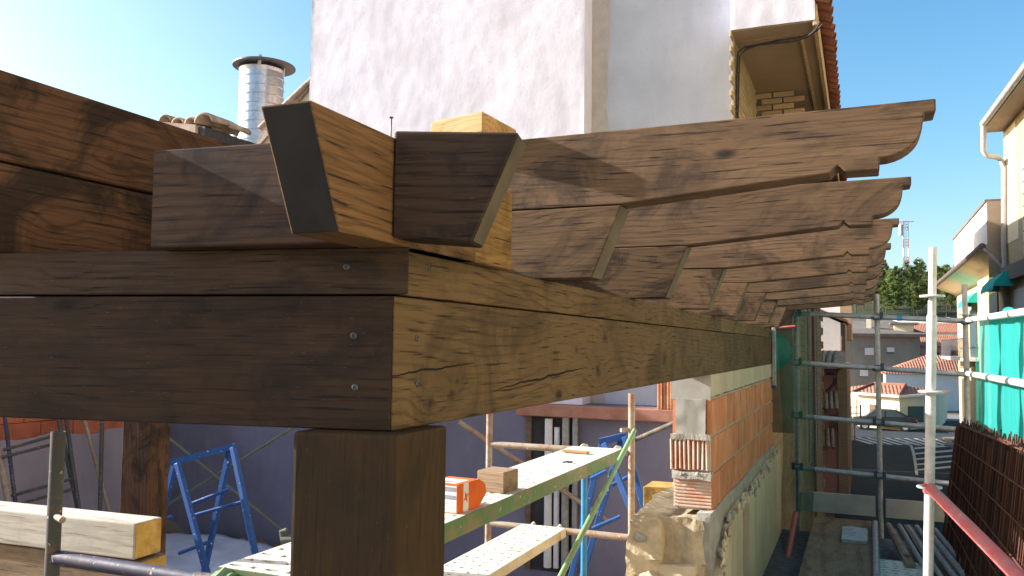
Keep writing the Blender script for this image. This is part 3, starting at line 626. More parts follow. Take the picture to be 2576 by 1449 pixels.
# corner corbels
def corbel_profile(x0, xt, xb, z0, z1): return [(x0, z0), (xb, z0), (xt, z1), (x0, z1)]
def xz_prism(prof, y0, y1):
    m = MB(); return m.prism([(x, y0, z) for x, z in prof], (0, y1 - y0, 0))
def facemat(o, n, mat, tol=.97):
    n = (o.matrix_world.to_3x3().inverted() @ Vector(n)).normalized(); o.data.materials.append(M[mat]); k_ = len(o.data.materials) - 1
    for p_ in o.data.polygons:
        if p_.normal.dot(n) > tol: p_.material_index = k_
ICX, ICY = -.756, 1.255
# corbel pointing along -Y (end face painted dark for shade): local X = -Y
m = MB(); ly = lambda y: -(y - 1.255)
m.prism([(-.35, 0, 0), (ly(1.102), 0, 0), (ly(1.017), 0, ZC1 - ZP1), (-.35, 0, ZC1 - ZP1)], (0, -.094, 0))
M['oak_lit'] = wood('oak_lit', (0.2, 0.118, 0.058), (0.105, 0.062, 0.032), stain=(0.02, 0.015, 0.012), stain_amt=0.7)  # lighter copy of the oak, bounce light put into the colour
o = local(m, 'corner_corbel', 'oak_lit', frame((ICX, 1.255, ZP1 + .001), (0, -1, 0)), bevel=.003, seg=2)
tag(o, 'corner corbel with shade-blackened slanted end jutting over the front beam', 'corbel')
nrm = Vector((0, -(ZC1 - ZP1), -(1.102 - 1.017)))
facemat(o, nrm, 'shade_end')
# corbel pointing along +X, swung a little so its face stays unlit
m = xz_prism([(.002, 0.0), (.146, -.012), (.226, ZC1 - ZP1 - .011), (.002, ZC1 - ZP1)], 0, .086)
M['oak_shade'] = wood('oak_shade', (0.085, 0.058, 0.044), (0.042, 0.029, 0.023), stain=(0.012, 0.012, 0.015), stain_amt=0.7)  # darker copy of the oak, corbel's shadow put into the colour
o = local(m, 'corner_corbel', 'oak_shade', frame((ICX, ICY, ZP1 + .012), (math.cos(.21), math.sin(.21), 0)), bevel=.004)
tag(o, 'corner corbel with greenish slanted end pointing out over the street', 'corbel')
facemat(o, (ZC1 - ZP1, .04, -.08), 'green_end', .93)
# yellow blocking behind it, and the short block on the front plate
m = MB(); m.box(0, .46, 0, .08, 0, ZC1 - ZP1 - .006)
o = local(m, 'blocking', 'oak_yellow', frame((-.757, 1.30, ZP1 + .001), (0, 1, 0)), bevel=.003); o.location.y = 1.3455
tag(o, 'yellowish blocking between corner corbel and the first facade corbel', 'timber')
q0 = Vector((-1.2415, 1.186, ZP1 + .002)); m = MB(); m.box(0, .395, -.09, 0, 0, ZC1 - ZP1 - .002)
mt = frame(q0, (math.cos(.1), math.sin(.1), 0)); 
if Vector((mt[0][1], mt[1][1], 0)).dot(FN) < 0: m = MB(); m.box(0, .395, 0, .09, 0, ZC1 - ZP1 - .002)
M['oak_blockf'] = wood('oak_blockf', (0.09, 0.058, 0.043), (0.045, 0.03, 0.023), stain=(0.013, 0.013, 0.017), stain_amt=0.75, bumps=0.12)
o = local(m, 'blocking', 'oak_blockf', mt, bevel=.003); tag(o, 'dark block lying along the front plate left of the corner corbel', 'timber')

# facade corbels and rafters
RP = [(-1.45, ZC1 + .003), (-.569, ZC1 + .003), (-.341, 5.983), (-.062, 6.009), (-.045, 6.026), (-.028, 6.010), (.045, 6.010), (.045, 6.037)]
for i in range(1, 9):
    th = math.radians(90 * i / 8); RP.append((.045 + .091 * math.sin(th), 6.109 - .072 * math.cos(th)))
RP += [(.139, 6.133), (.1635, 6.135), (.1635, 6.164), (-.43, 6.158), (-1.45, ZR1)]
ordinal = ['first', 'second', 'third', 'fourth', 'fifth', 'sixth', 'seventh', 'eighth']
rm = wood('oak_rafter', (0.175, 0.112, 0.065), (0.1, 0.063, 0.038), stain=(0.02, 0.017, 0.017), stain_amt=0.6)
M['oak_rafter'] = rm
def with_local(prof, ox, oz): return [(x - ox, z - oz) for x, z in prof]
rp = with_local(RP, -.6, ZC1); raf_mesh = None; cor_mesh = None
for i in range(8):
    y = 2.075 + .932 * i
    dx = [0, -.018, -.03, -.045, -.04, -.05, -.055, -.06][i] * .5
    cp = with_local([(-1.3, ZP1 + .001), (-.645 + dx, ZP1 + .001), (-.566 + dx, ZC1), (-1.3, ZC1)], -.6, ZP1)
    o = local(xz_prism(cp, 0, .09), 'corbel', 'oak', frame((-.6, y + .0005, ZP1), (1, 0, 0)), bevel=.003)
    tag(o, 'slanted-end corbel on the facade plate, %s from the corner' % ordinal[i], 'corbel', 'corbels under the facade rafters')
    facemat(o, (ZC1 - ZP1, 0, -.079), 'green_end')
    m = xz_prism([(x + (dx * .4 if x > -.5 else 0), z) for x, z in rp], 0, .088 )
    o = local(m, 'rafter', 'oak_rafter', frame((-.6, y + random.uniform(-.012, .012) * (i > 0), ZC1), (1, random.uniform(-.006, .006) * (i > 0), random.uniform(-.004, .004) * (i > 0))), bevel=.0035, seg=2)
    tag(o, 'brown rafter with carved scroll tail, %s from the corner' % ordinal[i], 'rafter', 'facade rafters with carved tails')
# front rafter and its corbel at the left
for nm, z0, z1, y0, lab, mt_ in (('front_corbel', ZP1 + .001, ZC1, 1.085, 'reddish corbel under the left front rafter on the dark plate', 'oak_red'), ('front_rafter', ZC1 + .006, ZR1, 1.08, 'reddish rafter stacked above a corbel at the left of the front beam', 'oak_red')):
    m = MB(); m.box(0, 1.9, 0, .095, 0, z1 - z0)
    mt = frame((-1.63, y0 + 1.9, z0), (0, -1, 0)); s_ = mt[0][1]
    if s_ > 0: m = MB(); m.box(0, 1.9, -.095, 0, 0, z1 - z0)
    o = local(m, nm, mt_, mt, bevel=.004); tag(o, lab, 'rafter' if 'rafter' in nm else 'corbel')
# raw offcut lying on the first rafter
c4 = [onZ(1215, 279, 6.222), onZ(1300, 326, 6.222), None, onZ(1082, 306, 6.222)]; c4[2] = c4[1] + (c4[3] - c4[0])
mt = frame(c4[0], c4[3] - c4[0]); inv = mt.inverted()
m = MB(); m.prism([inv @ p for p in c4], (0, 0, -(6.222 - 6.161)))
o = local(m, 'timber_offcut', 'oak_raw', mt, bevel=.004); tag(o, 'pale raw timber offcut lying on the first facade rafter', 'timber')
p = onD(984, 297, 1.62); m = MB(); m.tube((p.x, p.y, 5.93), (p.x, p.y, p.z), .0018, 8); m.tube((p.x, p.y, p.z), (p.x, p.y, p.z + .002), .0045, 10)
tag(m.build('nail', 'screw', smooth=40), 'thin upright nail behind the corner corbels', 'nail')
# inner tie timbers carrying the rafters' roots
m = MB(); m.box(0, 7.0, 0, .14, 0, .16)
o = local(m, 'inner_purlin', 'oak', frame((-1.46, 1.6, ZC1 - .164), (0, 1, 0)), bevel=.004); tag(o, 'inner purlin under the roots of the facade rafters', 'timber')

# inner post in the plot
p = onD(337, 1065, 4.95); m = MB(); m.box(0, 5.7 - 3.1, -.095, .095, -.095, .095)
o = local(m, 'inner_post', 'oak_red', frame((p.x, p.y + .1, 3.1), (0, 0, 1), (1, 0, 0)) @ Matrix.Rotation(math.radians(10), 4, 'X'), bevel=.005); tag(o, 'orange brown square post standing inside the plot', 'post')

# ====================================================================== BRICK PIER AND OLD WALL
PY = 4.74
pier = empty('brick_pier', 'hollow brick pier with concrete pad under the facade beam', 'wall', (-.88, 6.5, 4.69))
m = MB(); m.box(-.99, AX - .012, PY + .02, 8.18, 4.69, 5.31); m.build('mortar_core', 'mortar', pier)
def rough_box(x0, x1, y0, y1, z0, z1, amp, n, seed, mat, name, parent, sm=60):
    bm = bmesh.new(); bmesh.ops.create_cube(bm, size=1)
    bmesh.ops.subdivide_edges(bm, edges=bm.edges[:], cuts=n, use_grid_fill=True)
    for v in bm.verts:
        p_ = Vector((x0 + (x1 - x0) * (v.co.x + .5), y0 + (y1 - y0) * (v.co.y + .5), z0 + (z1 - z0) * (v.co.z + .5)))
        d_ = Vector((mnoise.noise(p_ * 6 + Vector((seed, 0, 0))), mnoise.noise(p_ * 6 + Vector((0, seed, 9))), mnoise.noise(p_ * 6 + Vector((4, 0, seed))))) + .5 * Vector((mnoise.noise(p_ * 17 + Vector((seed, 0, 0))), mnoise.noise(p_ * 17 + Vector((0, seed, 9))), mnoise.noise(p_ * 17 + Vector((4, 0, seed)))))
        v.co = p_ + d_ * amp + (Vector((mnoise.noise(p_ * 38), mnoise.noise(p_ * 38 + Vector((5, 5, 5))), mnoise.noise(p_ * 38 + Vector((9, 2, 5))))) * amp * .18 if amp > .025 else Vector())
    me = bpy.data.meshes.new(name); bm.to_mesh(me); bm.free(); me.materials.append(M[mat])
    me.polygons.foreach_set('use_smooth', [True] * len(me.polygons)); me.set_sharp_from_angle(angle=math.radians(sm))
    ob = bpy.data.objects.new(name, me); COL.objects.link(ob)
    if parent is not None: attach(ob, parent)
    return ob
m = MB(); n = 40
bot = [(-.776, PY + (8.19 - PY) * i / n, 5.318 + .012 * mnoise.noise((i * .6, 1, 1))) for i in range(n + 1)]
m.prism([(-.776, PY, ZB0 - .002)] + bot + [(-.776, 8.19, ZB0 - .002)], (-.219, 0, 0)); m.build('pad', ['pad'], pier)
m = MB(); m.box(-.994, -.778, PY - .004, PY, 5.30, ZB0 - .003); m.build('pad_end', 'concrete', pier)
br = MB(); br.box(-.03, 0, 0, .292, 0, .192)
for q in range(1): br.box(0, .003, .004, .288, .004, .188)
b0 = br.build('brick', 'hollow_brick', pier, bevel=.003); k = 0
zc_ = [4.69, 4.898, 5.106]
for j in range(3):
    for i in range(12):
        y = PY + .012 + i * .303 - (.1 if j == 1 else 0)
        b = b0 if k == 0 else bpy.data.objects.new('brick', b0.data)
        ln = min(.292, 8.18 - y)
        if y < PY: y0_ = PY + .004; ln = .292 - (y0_ - y); y = y0_
        if ln < .05: continue
        if k: COL.objects.link(b); attach(b, pier)
        b.location = (AX - .004 + random.uniform(-.003, .002), y, zc_[j]); b.scale = (1, ln / .292, 1); b.rotation_euler = (0, 0, random.uniform(-.006, .006)); k += 1
# near end of the courses: top mortared, middle ribbed, lower with horizontal ribs
rough_box(-.965, -.80, PY - .022, PY + .03, 5.10, 5.305, .012, 9, 3, 'concrete', 'mortar_patch', pier)
m = MB(); m.box(-.99, -.965, PY - .002, PY + .05, 5.11, 5.30); m.box(-.80, -.779, PY - .004, PY + .05, 5.11, 5.30); m.build('brick_edge', 'hollow_brick', pier)
m = MB()
m.box(-1.003, -.777, PY - .004, PY + .06, 4.905, 5.085)
for q in range(9):
    x = -.993 + q * .0245; a_ = 4.91 + random.uniform(0, .012); b_3 = 5.078 + random.uniform(0, .01)
    m.prism([(x - .008, PY - .004, a_), (x - .004, PY - .026, a_), (x + .005, PY - .027, a_), (x + .009, PY - .004, a_)], (random.uniform(-.004, .004), 0, b_3 - a_))
m.build('ribbed_block', 'hollow_end', pier, bevel=.003)
rough_box(-.995, -.778, PY - .03, PY + .04, 5.078, 5.112, .012, 8, 12, 'mortar', 'mortar_bed', pier)
m = MB(); m.box(-.985, -.777, PY + .012, PY + .06, 4.70, 4.87)
for q in range(9): m.box(-.985, -.777, PY + .004, PY + .012, 4.705 + q * .0185, 4.715 + q * .0185)
m.build('ribbed_block', 'hollow_end', pier, bevel=.0015)
rough_box(-.99, -.775, PY - .03, PY + .04, 4.865, 4.905, .014, 9, 22, 'mortar', 'mortar_bed', pier)
for q in range(14): 
    p = Vector((random.uniform(-.96, -.80), PY - .015 + random.uniform(-.015, .01), 4.878 + random.uniform(-.01, .02))); r = random.uniform(.008, .017)
    bm = bmesh.new(); bmesh.ops.create_icosphere(bm, subdivisions=1, radius=r); me = bpy.data.meshes.new('mortar_lump'); bm.to_mesh(me); bm.free(); me.materials.append(M['mortar'])
    o = bpy.data.objects.new('mortar_lump', me); COL.objects.link(o); o.location = p; o.rotation_euler = (random.random() * 6, random.random() * 6, 0); attach(o, pier)

ow = empty('old_wall', 'crumbling old rubble wall with broken plaster below the brick pier', 'wall', (-.95, 6.5, 0))
rough_box(-1.2, -.81, PY - .12, 8.3, 3.0, 4.66, .03, 40, 5, 'rubble', 'rubble_core', ow)
rough_box(-1.20, -1.02, PY - .19, PY + .1, 4.34, 4.65, .022, 22, 15, 'rubble', 'broken_stone', ow)
rough_box(-1.215, -.84, PY - .17, PY + .05, 3.0, 4.42, .015, 34, 31, 'old_plaster', 'stone_face', ow)
random.seed(77)
for i in range(6):
    z = random.uniform(4.3, 4.62); x = random.uniform(-1.2, -1.0); bm = bmesh.new(); bmesh.ops.create_icosphere(bm, subdivisions=2, radius=random.uniform(.02, .065))
    for v in bm.verts: v.co += v.co.normalized() * .02 * mnoise.noise(v.co * 22 + Vector((i, 0, 0)))
    me = bpy.data.meshes.new('stone'); bm.to_mesh(me); bm.free(); me.materials.append(M['rubble' if i % 3 else 'mortar']); o = bpy.data.objects.new('stone', me); COL.objects.link(o)
    o.location = (x, PY - .175 - .02 * random.random(), z); o.scale = (1.2, .6, .85); attach(o, ow)
rough_box(-.84, -.765, PY - .1, 8.3, 4.40, 4.69, .012, 22, 7, 'mortar', 'mortar_fillet', ow)
m = MB(); m.box(-.95, -.762, PY - .06, 8.3, 0, 4.45); m.build('inner_face', 'concrete', ow)
PXp = -.72
pp = [(1816, 1449), (1822, 1400), (1832, 1350), (1840, 1318), (1850, 1290), (1866, 1268), (1880, 1248), (1895, 1232), (1905, 1215), (1920, 1196), (1935, 1168), (1945, 1152), (1955, 1136), (1964, 1128)]
pl = [onX(x, y, PXp) for x, y in pp]; end = pl[-1].y
base = [Vector((PXp, end, 1.5)), Vector((PXp, pl[0].y, 1.5))]
s0, s1 = onX(1869, 1300, PXp).y, onX(1886, 1300, PXp).y; sz = onX(1870, 1275, PXp).z
def top_at(y):
    for a_, b_ in zip(pl[:-1], pl[1:]):
        if min(a_.y, b_.y) <= y <= max(a_.y, b_.y): t_ = (y - a_.y) / (b_.y - a_.y); return a_.z + t_ * (b_.z - a_.z)
    return pl[-1].z
lpts = sorted([p for p in pl if p.y < s0 - .01], key=lambda p: p.y); rpts = sorted([p for p in pl if p.y > s1 + .01], key=lambda p: p.y)
m = MB(); m.prism([Vector((PXp, lpts[0].y, 1.5))] + lpts + [Vector((PXp, s0, top_at(s0))), Vector((PXp, s0, 1.5))], (-.042, 0, 0))
m.prism([Vector((PXp, s1, 1.5)), Vector((PXp, s1, top_at(s1)))] + rpts + [Vector((PXp, rpts[-1].y, 1.5))], (-.042, 0, 0))
m.prism([Vector((PXp, s0, sz)), Vector((PXp, s0, top_at(s0))), Vector((PXp, s1, top_at(s1))), Vector((PXp, s1, sz))], (-.042, 0, 0))
m.build('plaster_coat', 'old_plaster', ow)
for i in range(80):                      # broken render along the torn edge
    t_ = random.random() * (len(pl) - 2); j = int(t_); p = pl[j].lerp(pl[j + 1], t_ - j) + Vector((random.uniform(-.02, .012), random.uniform(-.08, .08), random.uniform(-.04, .03)))
    bm = bmesh.new(); bmesh.ops.create_icosphere(bm, subdivisions=1, radius=random.uniform(.012, .035)); 
    for v in bm.verts: v.co *= random.uniform(.7, 1.2)
    me = bpy.data.meshes.new('render_crumb'); bm.to_mesh(me); bm.free(); me.materials.append(M['mortar' if i % 3 else 'old_plaster'])
    o = bpy.data.objects.new('render_crumb', me); COL.objects.link(o); o.location = p; o.scale = (.5, 1, 1); attach(o, ow)
# clamp and disc at the end of the beam
cl = empty('bar_clamp', 'steel bar clamp with red handle gripping the far end of the facade beam', 'clamp', (-.75, 8.15, 5.3))
m = MB(); m.box(-.766, -.735, 8.10, 8.16, 5.24, 5.80); m.build('bar', 'galv_dull', cl, bevel=.003)
m = MB(); m.box(-.90, -.735, 8.10, 8.15, 5.80, 5.83); m.build('jaw', 'steel_dark', cl, bevel=.003)
m = MB(); m.tube((-.735, 8.12, 5.775), (-.56, 8.12, 5.79), .013, 10); m.build('handle', 'red_paint', cl, smooth=40)
m = MB(); m.box(-.80, -.733, 8.095, 8.165, 5.215, 5.245); m.build('end_cap', 'clamp_blue', cl, bevel=.003)
q = onD(1942, 884, 8.4); ax_ = (Vector(EYE) - q).normalized().to_track_quat('Z', 'Y').to_matrix()
m = MB(); m.lathe([(.185, -.03), (.19, 0), (.17, .02), (.1, .035), (0, .04)], q, 40, axis=ax_)
tag(m.build('round_disc', 'teal_disc', smooth=40), 'round teal disc showing past the end of the facade beam', 'disc')

# ---------------------------------------------------------------- pink lintel and wall chase with pipes
m = MB(); a_, b_ = onY(1300, 1030, HY - .1), onY(1720, 1031, HY - .1)
m.box(a_.x, b_.x, HY - .13, HY - .003, 4.865, 4.985)
o = m.build('lintel', 'pink_beam', bevel=.008); tag(o, 'pinkish painted lintel ledge across the shaded back wall', 'lintel')
for i, (px, py) in enumerate(((1668, 985), (1684, 985))):
    p = onY(px, py, HY - .09); m = MB(); m.box(p.x - .05 - .02 * i, p.x + .04 + .09 * i, HY - .12, HY - .01, 4.987, 5.3)
    for q in range(3): m.box(p.x - .045 + q * .03, p.x - .03 + q * .03, HY - .125, HY - .12, 4.99, 5.29)
    o = m.build('hollow_brick', 'hollow_brick', bevel=.003); tag(o, ['thin orange hollow brick standing on the pink lintel', 'wide orange ribbed hollow brick on the pink lintel beside the pier'][i], 'brick')
x0, x1 = onY(1338, 1200, HY).x, onY(1450, 1200, HY).x
m = MB(); m.box(x0, x1, HY - .012, HY - .004, 3.3, 4.862); o = m.build('wall_chase', 'dark_void'); tag(o, 'dark sheet painted as the shaded chase in the back wall, holding pipes', 'recess')  # flat near-black sheet on the wall paints the shade of the recess
m = MB(); m.box(x0 - .06, x0, HY - .03, HY - .004, 3.3, 4.862); attach(m.build('chase_edge', 'frame_brown'), o)
for i, (px, wpx, ty, mt_, lab) in enumerate(((1380, 19, 1053, 'pvc', 'tall white plastic pipe in the wall chase'), (1400, 14, 1075, 'pvc', 'shorter white plastic pipe in the wall chase'), (1423, 18, 1030, 'grey_pipe', 'grey pipe in the wall chase next to the white pipes'), (1446, 14, 1030, 'grey_pipe', 'slim grey pipe at the right edge of the wall chase'))):
    p = onY(px, ty, HY - .06); r = wpx / 2 * 8.9 / 2100; m = MB(); m.tube((p.x, HY - .012 - r, 3.35), (p.x, HY - .012 - r, min(p.z, 4.86)), r, 14)
    o = m.build('pipe', mt_, smooth=40); tag(o, lab, 'pipe')

# ====================================================================== SCAFFOLD TOWER UNDER THE BEAM
def perforated(x0, x1, y0, y1, z, th, name, parent, nx, ny, mats=('plank_white', 'plank_side')):
    """sheet-steel deck along Y with stamped slots"""
    m = MB(); dx = (x1 - x0) / nx; dy = (y1 - y0) / ny
    for j in range(ny):
        for i in range(nx):
            cx, cy = x0 + (i + .5) * dx, y0 + (j + .5) * dy
            ax, ay = x0 + i * dx, y0 + j * dy
            o_ = [(ax, ay), (ax + dx, ay), (ax + dx, ay + dy), (ax, ay + dy)]
            if (i + j) % 2 == 0 or nx < 3: hw, hh = dx * .34, dy * .13
            else: hw, hh = dx * .17, dy * .17
            h_ = [(cx - hw, cy - hh), (cx + hw, cy - hh), (cx + hw, cy + hh), (cx - hw, cy + hh)]
            vs = [(a, b, z) for a, b in o_] + [(a, b, z) for a, b in h_] + [(a, b, z - .006) for a, b in h_]
            m.add(vs, [(0, 1, 5, 4), (1, 2, 6, 5), (2, 3, 7, 6), (3, 0, 4, 7), (4, 5, 9, 8), (5, 6, 10, 9), (6, 7, 11, 10), (7, 4, 8, 11)])
    d = m.build(name, mats[0], parent)
    m = MB(); m.box(x0 - .004, x0, y0, y1, z - th, z - .001); m.box(x1, x1 + .004, y0, y1, z - th, z - .001)
    m.box(x0, x1, y0 - .004, y0, z - th, z - .001); m.box(x0, x1, y1, y1 + .004, z - th, z - .001)
    m.build('side_rail', mats[1], parent)
    return d
TX0, TX1 = -2.535, -1.465
def tower_frame(y, lab, mats, top):
    e = empty('frame_scaffold', lab, 'scaffold', (-2, y, 3.1))
    for x, mt_ in ((TX0, mats[0]), (TX1, mats[1])):
        m = MB(); m.tube((x, y, 3.12), (x, y, top), .0235, 16, caps=False); m.tube((x, y, top), (x, y, 3.12), .020, 16, caps=False); m.lathe([(.0235, top), (.020, top)], (x, y, 0), 16)
        m.build('upright', mt_, e, smooth=40)
    for z in (4.862, 4.29, 3.6):
        m = MB(); m.tube((TX0 + .02, y, z), (TX1 - .02, y, z), .0235, 14); m.build('rung', mats[2], e, smooth=40)
    return e
fr1 = tower_frame(5.66, 'rusty scaffold frame beyond the perforated decks near the pier', ('rusty_tube', 'rusty_tube', 'rusty_tube'), 5.27)
for z in (5.02,):
    m = MB(); m.tube((TX1, 5.66, z), (TX1 - .06, 5.60, z), .015, 10); m.build('brace_pin', 'rusty_tube', fr1, smooth=40)
fr2 = tower_frame(2.06, 'dark blue scaffold frame behind the front beam with a rusty pin', ('dark_tube', 'navy_tube', 'navy_tube'), onY(70, 1080, 2.06).z)
pz = onY(90, 1290, 2.06); m = MB(); m.tube((TX0, 2.06, pz.z), (TX0 + .075, 2.03, pz.z - .004), .011, 12); m.build('pin', 'rusty_tube', fr2, smooth=40)
dk = empty('perforated_deck', 'sunlit upper perforated steel deck with green side rail', 'scaffold deck', (-1.68, 3.8, 4.9))
perforated(-1.85, -1.505, 2.09, 5.55, 4.9, .075, 'deck_sheet', dk, 5, 46, ('plank_white', 'green_paint'))
for x in (-1.80, -1.56):
    for y0_, y1_ in ((5.55, 5.70), (2.09, 2.03)):
        m = MB(); m.path([(x, y0_, 4.885), (x, (y0_ + y1_) / 2, 4.90), (x, y1_, 4.888), (x, y1_ + (y1_ - y0_) * .12, 4.86)], .012, 8); m.build('hook', 'plank_white' if y0_ > 4 else 'green_brace', dk, smooth=40)
dk2 = empty('perforated_deck', 'lower perforated steel deck half in shadow under the tower', 'scaffold deck', (-2.08, 3.8, 4.32))
perforated(-2.24, -1.92, 2.12, 5.6, 4.325, .06, 'deck_sheet', dk2, 4, 44)
for x in (-2.18, -1.98):
    m = MB(); m.path([(x, 5.6, 4.31), (x, 5.66, 4.325), (x, 5.70, 4.29)], .01, 8); m.build('hook', 'plank_white', dk2, smooth=40)
a_ = Vector((TX1 + .03, 5.62, 5.02)); b_ = onX(1408, 1455, TX1 + .03); b_ = a_ + (b_ - a_) * 1.5
m = MB(); m.tube(a_, b_, .0165, 12); o = m.build('diagonal_brace', 'green_brace', smooth=40); tag(o, 'pale green diagonal brace tube fixed to the rusty upright', 'brace')
p = onD(1470, 1190, 6.3); m = MB(); m.tube((p.x, p.y, 3.12), (p.x, p.y, 4.83), .0235, 14); o = m.build('prop', 'cyan_paint', smooth=40); tag(o, 'bright blue upright prop under the sunlit deck', 'prop')

# things lying on the deck
c_ = [onZ(1150, 1294, 4.9), onZ(1222, 1262, 4.9)]
bx = empty('screw_box', 'orange and white cardboard box lying on the sunlit deck', 'box', c_[0])
u = Vector((0.03, .30, 0)); u = Vector((.0, 1, 0)); pA = c_[0]
wv = Vector((-1, .08, 0)).normalized(); lv = Vector((.10, 1, 0)).normalized(); hz = .105
hgt = (onD(1150, 1221, (Vector(pA) - Vector(EYE)).dot(Vector(-b_ if False else RM @ np.array([0, 0, 1])))).z - 4.9)
W_, L_, H_ = .15, .24, hgt
def bpt(a, b, c): return pA + wv * a + lv * b + Vector((0, 0, c + .001))
m = MB(); m.prism([bpt(0, 0, 0), bpt(0, L_ * .72, 0), bpt(0, L_, H_ * .45), bpt(0, L_ * .93, H_ * .8), bpt(0, L_ * .72, H_), bpt(0, 0, H_)], wv * W_); m.build('carton', 'orange_card', bx)
m = MB(); m.prism([bpt(.004, -.0015, .004), bpt(W_ - .004, -.0015, .004), bpt(W_ - .004, -.0015, H_ - .008), bpt(.004, -.0015, H_ - .008)], lv * .001); m.build('label', 'white_card', bx)
for (z0, z1, mt_) in ((.74, .90, 'print_grey'), (.47, .62, 'print_grey')):
    m = MB(); m.prism([bpt(.008, -.0025, H_ * z0), bpt(W_ - .008, -.0025, H_ * z0), bpt(W_ - .008, -.0025, H_ * z1), bpt(.008, -.0025, H_ * z1)], lv * .0008); m.build('print_band', mt_, bx)
for q in range(6):
    m = MB(); m.prism([bpt(.012, -.0024, H_ * (.08 + q * .06)), bpt(W_ * (.5 + .4 * random.random()), -.0024, H_ * (.08 + q * .06)), bpt(W_ * .8, -.0024, H_ * (.095 + q * .06)), bpt(.012, -.0024, H_ * (.095 + q * .06))], lv * .0006); m.build('print_line', 'print_grey', bx)
m = MB(); m.prism([bpt(-.0012, L_ * .19, 0.001), bpt(-.0012, L_ * .36, .001), bpt(-.0012, L_ * .36, H_ - .001), bpt(-.0012, L_ * .19, H_ - .001)], wv * .001); m.build('white_band', 'white_card', bx)
yc, zc2 = L_ * .275, H_ * .5; sp = []
for q in range(12):
    a0 = math.pi * 2 * q / 12; r = (.95 if q % 3 == 0 else .4) 
    sp.append(bpt(-.0022, yc + L_ * .10 * r * math.cos(a0 + .5), zc2 + H_ * .26 * r * math.sin(a0 + .5)))
m = MB(); m.prism(sp, wv * .001); m.build('emblem', 'orange_card', bx)
m = MB(); m.prism([bpt(.02, .015, H_ + .0005), bpt(W_ - .02, .015, H_ + .0005), bpt(W_ - .02, L_ * .5, H_ + .0005), bpt(.02, L_ * .5, H_ + .0005)], (0, 0, .0008)); m.build('top_label', 'white_card', bx)
for q in range(3):
    m = MB(); m.prism([bpt(.05 + q * .018, .03, H_ + .0016), bpt(.062 + q * .018, .03, H_ + .0016), bpt(.062 + q * .018, .055, H_ + .0016), bpt(.05 + q * .018, .055, H_ + .0016)], (0, 0, .0005)); m.build('print_letter', 'print_grey', bx)
pA = onZ(1267, 1243, 4.9); dpt = (Vector(pA) - Vector(EYE)).dot(Vector(RM @ np.array([0, 0, 1])))
H_ = onD(1267, 1190, dpt).z - 4.9; W_ = (onD(1190, 1240, dpt) - onD(1267, 1243, dpt)).length * 1.0; L_ = .15
mt = frame(pA + Vector((0, 0, .001)), wv); 
yl = Vector((mt[0][1], mt[1][1], 0)); s_ = 1 if yl.dot(lv) > 0 else -1
m = MB(); m.prism([(0, 0, 0), (W_, 0, 0), (W_, s_ * L_, 0), (0, s_ * L_, 0)], (0, 0, H_))
o = local(m, 'timber_block', 'board', mt, bevel=.003); tag(o, 'short brown timber block on the sunlit deck behind the orange box', 'timber')
a_, b_ = onZ(1417, 1136, 4.905), onZ(1480, 1141, 4.905); m = MB(); m.bar(a_ + Vector((0, 0, .006)), b_ + Vector((0, 0, .006)), .05, .012)
o = m.build('wood_slat', 'oak_raw', bevel=.002); tag(o, 'thin wood slat lying near the far end of the sunlit deck', 'timber')
a_ = onZ(1415, 1163, 4.904); m = MB(); m.path([a_, a_ + Vector((.02, .03, .003)), a_ + Vector((.05, .03, .003)), a_ + Vector((.06, .0, .003)), a_ + Vector((.035, -.01, .003))], .004, 6)
tag(m.build('wire_clip', 'steel_dark', smooth=40), 'small bent steel clip on the sunlit deck', 'clip')

# pale beams stacked on the near frame
def x_timber(pa_, name, length, wd, h, mat, lab):
    o_ = local(MB().box(-length, 0, 0, wd, 0, h), name, mat, frame(pa_, (1, .05, 0)), bevel=.006, seg=2); tag(o_, lab, 'timber'); return o_
e0 = onD(336, 1412, 2.95)
o = x_timber((e0.x, e0.y, e0.z + .004), 'pale_timber', 2.6, .13, onD(336, 1322, 2.95).z - e0.z, 'pine_pale', 'pale squared timber with yellow cut end behind the dark scaffold upright')
h = onD(336, 1322, 2.95).z - e0.z
mw = WM[o.name]; m = MB(); m.prism([mw @ Vector((.0005, .004, .004)), mw @ Vector((.0005, .126, .004)), mw @ Vector((.0005, .126, h - .004)), mw @ Vector((.0005, .004, h - .004))], mw.to_3x3() @ Vector((.0015, 0, 0))); attach(m.build('cut_end', 'cut_end'), o)
o = x_timber((e0.x + .01, e0.y + .02, e0.z - .15), 'pale_timber', 2.6, .13, .145, 'board', 'lower brown timber directly beneath the pale timber')
mw = WM[o.name]; m = MB(); m.prism([mw @ Vector((.0005, .004, .004)), mw @ Vector((.0005, .126, .004)), mw @ Vector((.0005, .126, .141)), mw @ Vector((.0005, .004, .141))], mw.to_3x3() @ Vector((.0015, 0, 0))); attach(m.build('cut_end', 'cut_end'), o)
for xo in (-.25, -1.5):
    m = MB(); m.box(e0.x + xo, e0.x + xo + .1, e0.y - .05, e0.y + .25, 3.1, e0.z - .152); o = m.build('bearer', 'board', bevel=.004); tag(o, ['wooden bearer under the cut end of the stacked pale timbers', 'wooden bearer under the middle of the stacked pale timbers'][xo < -1], 'bearer')
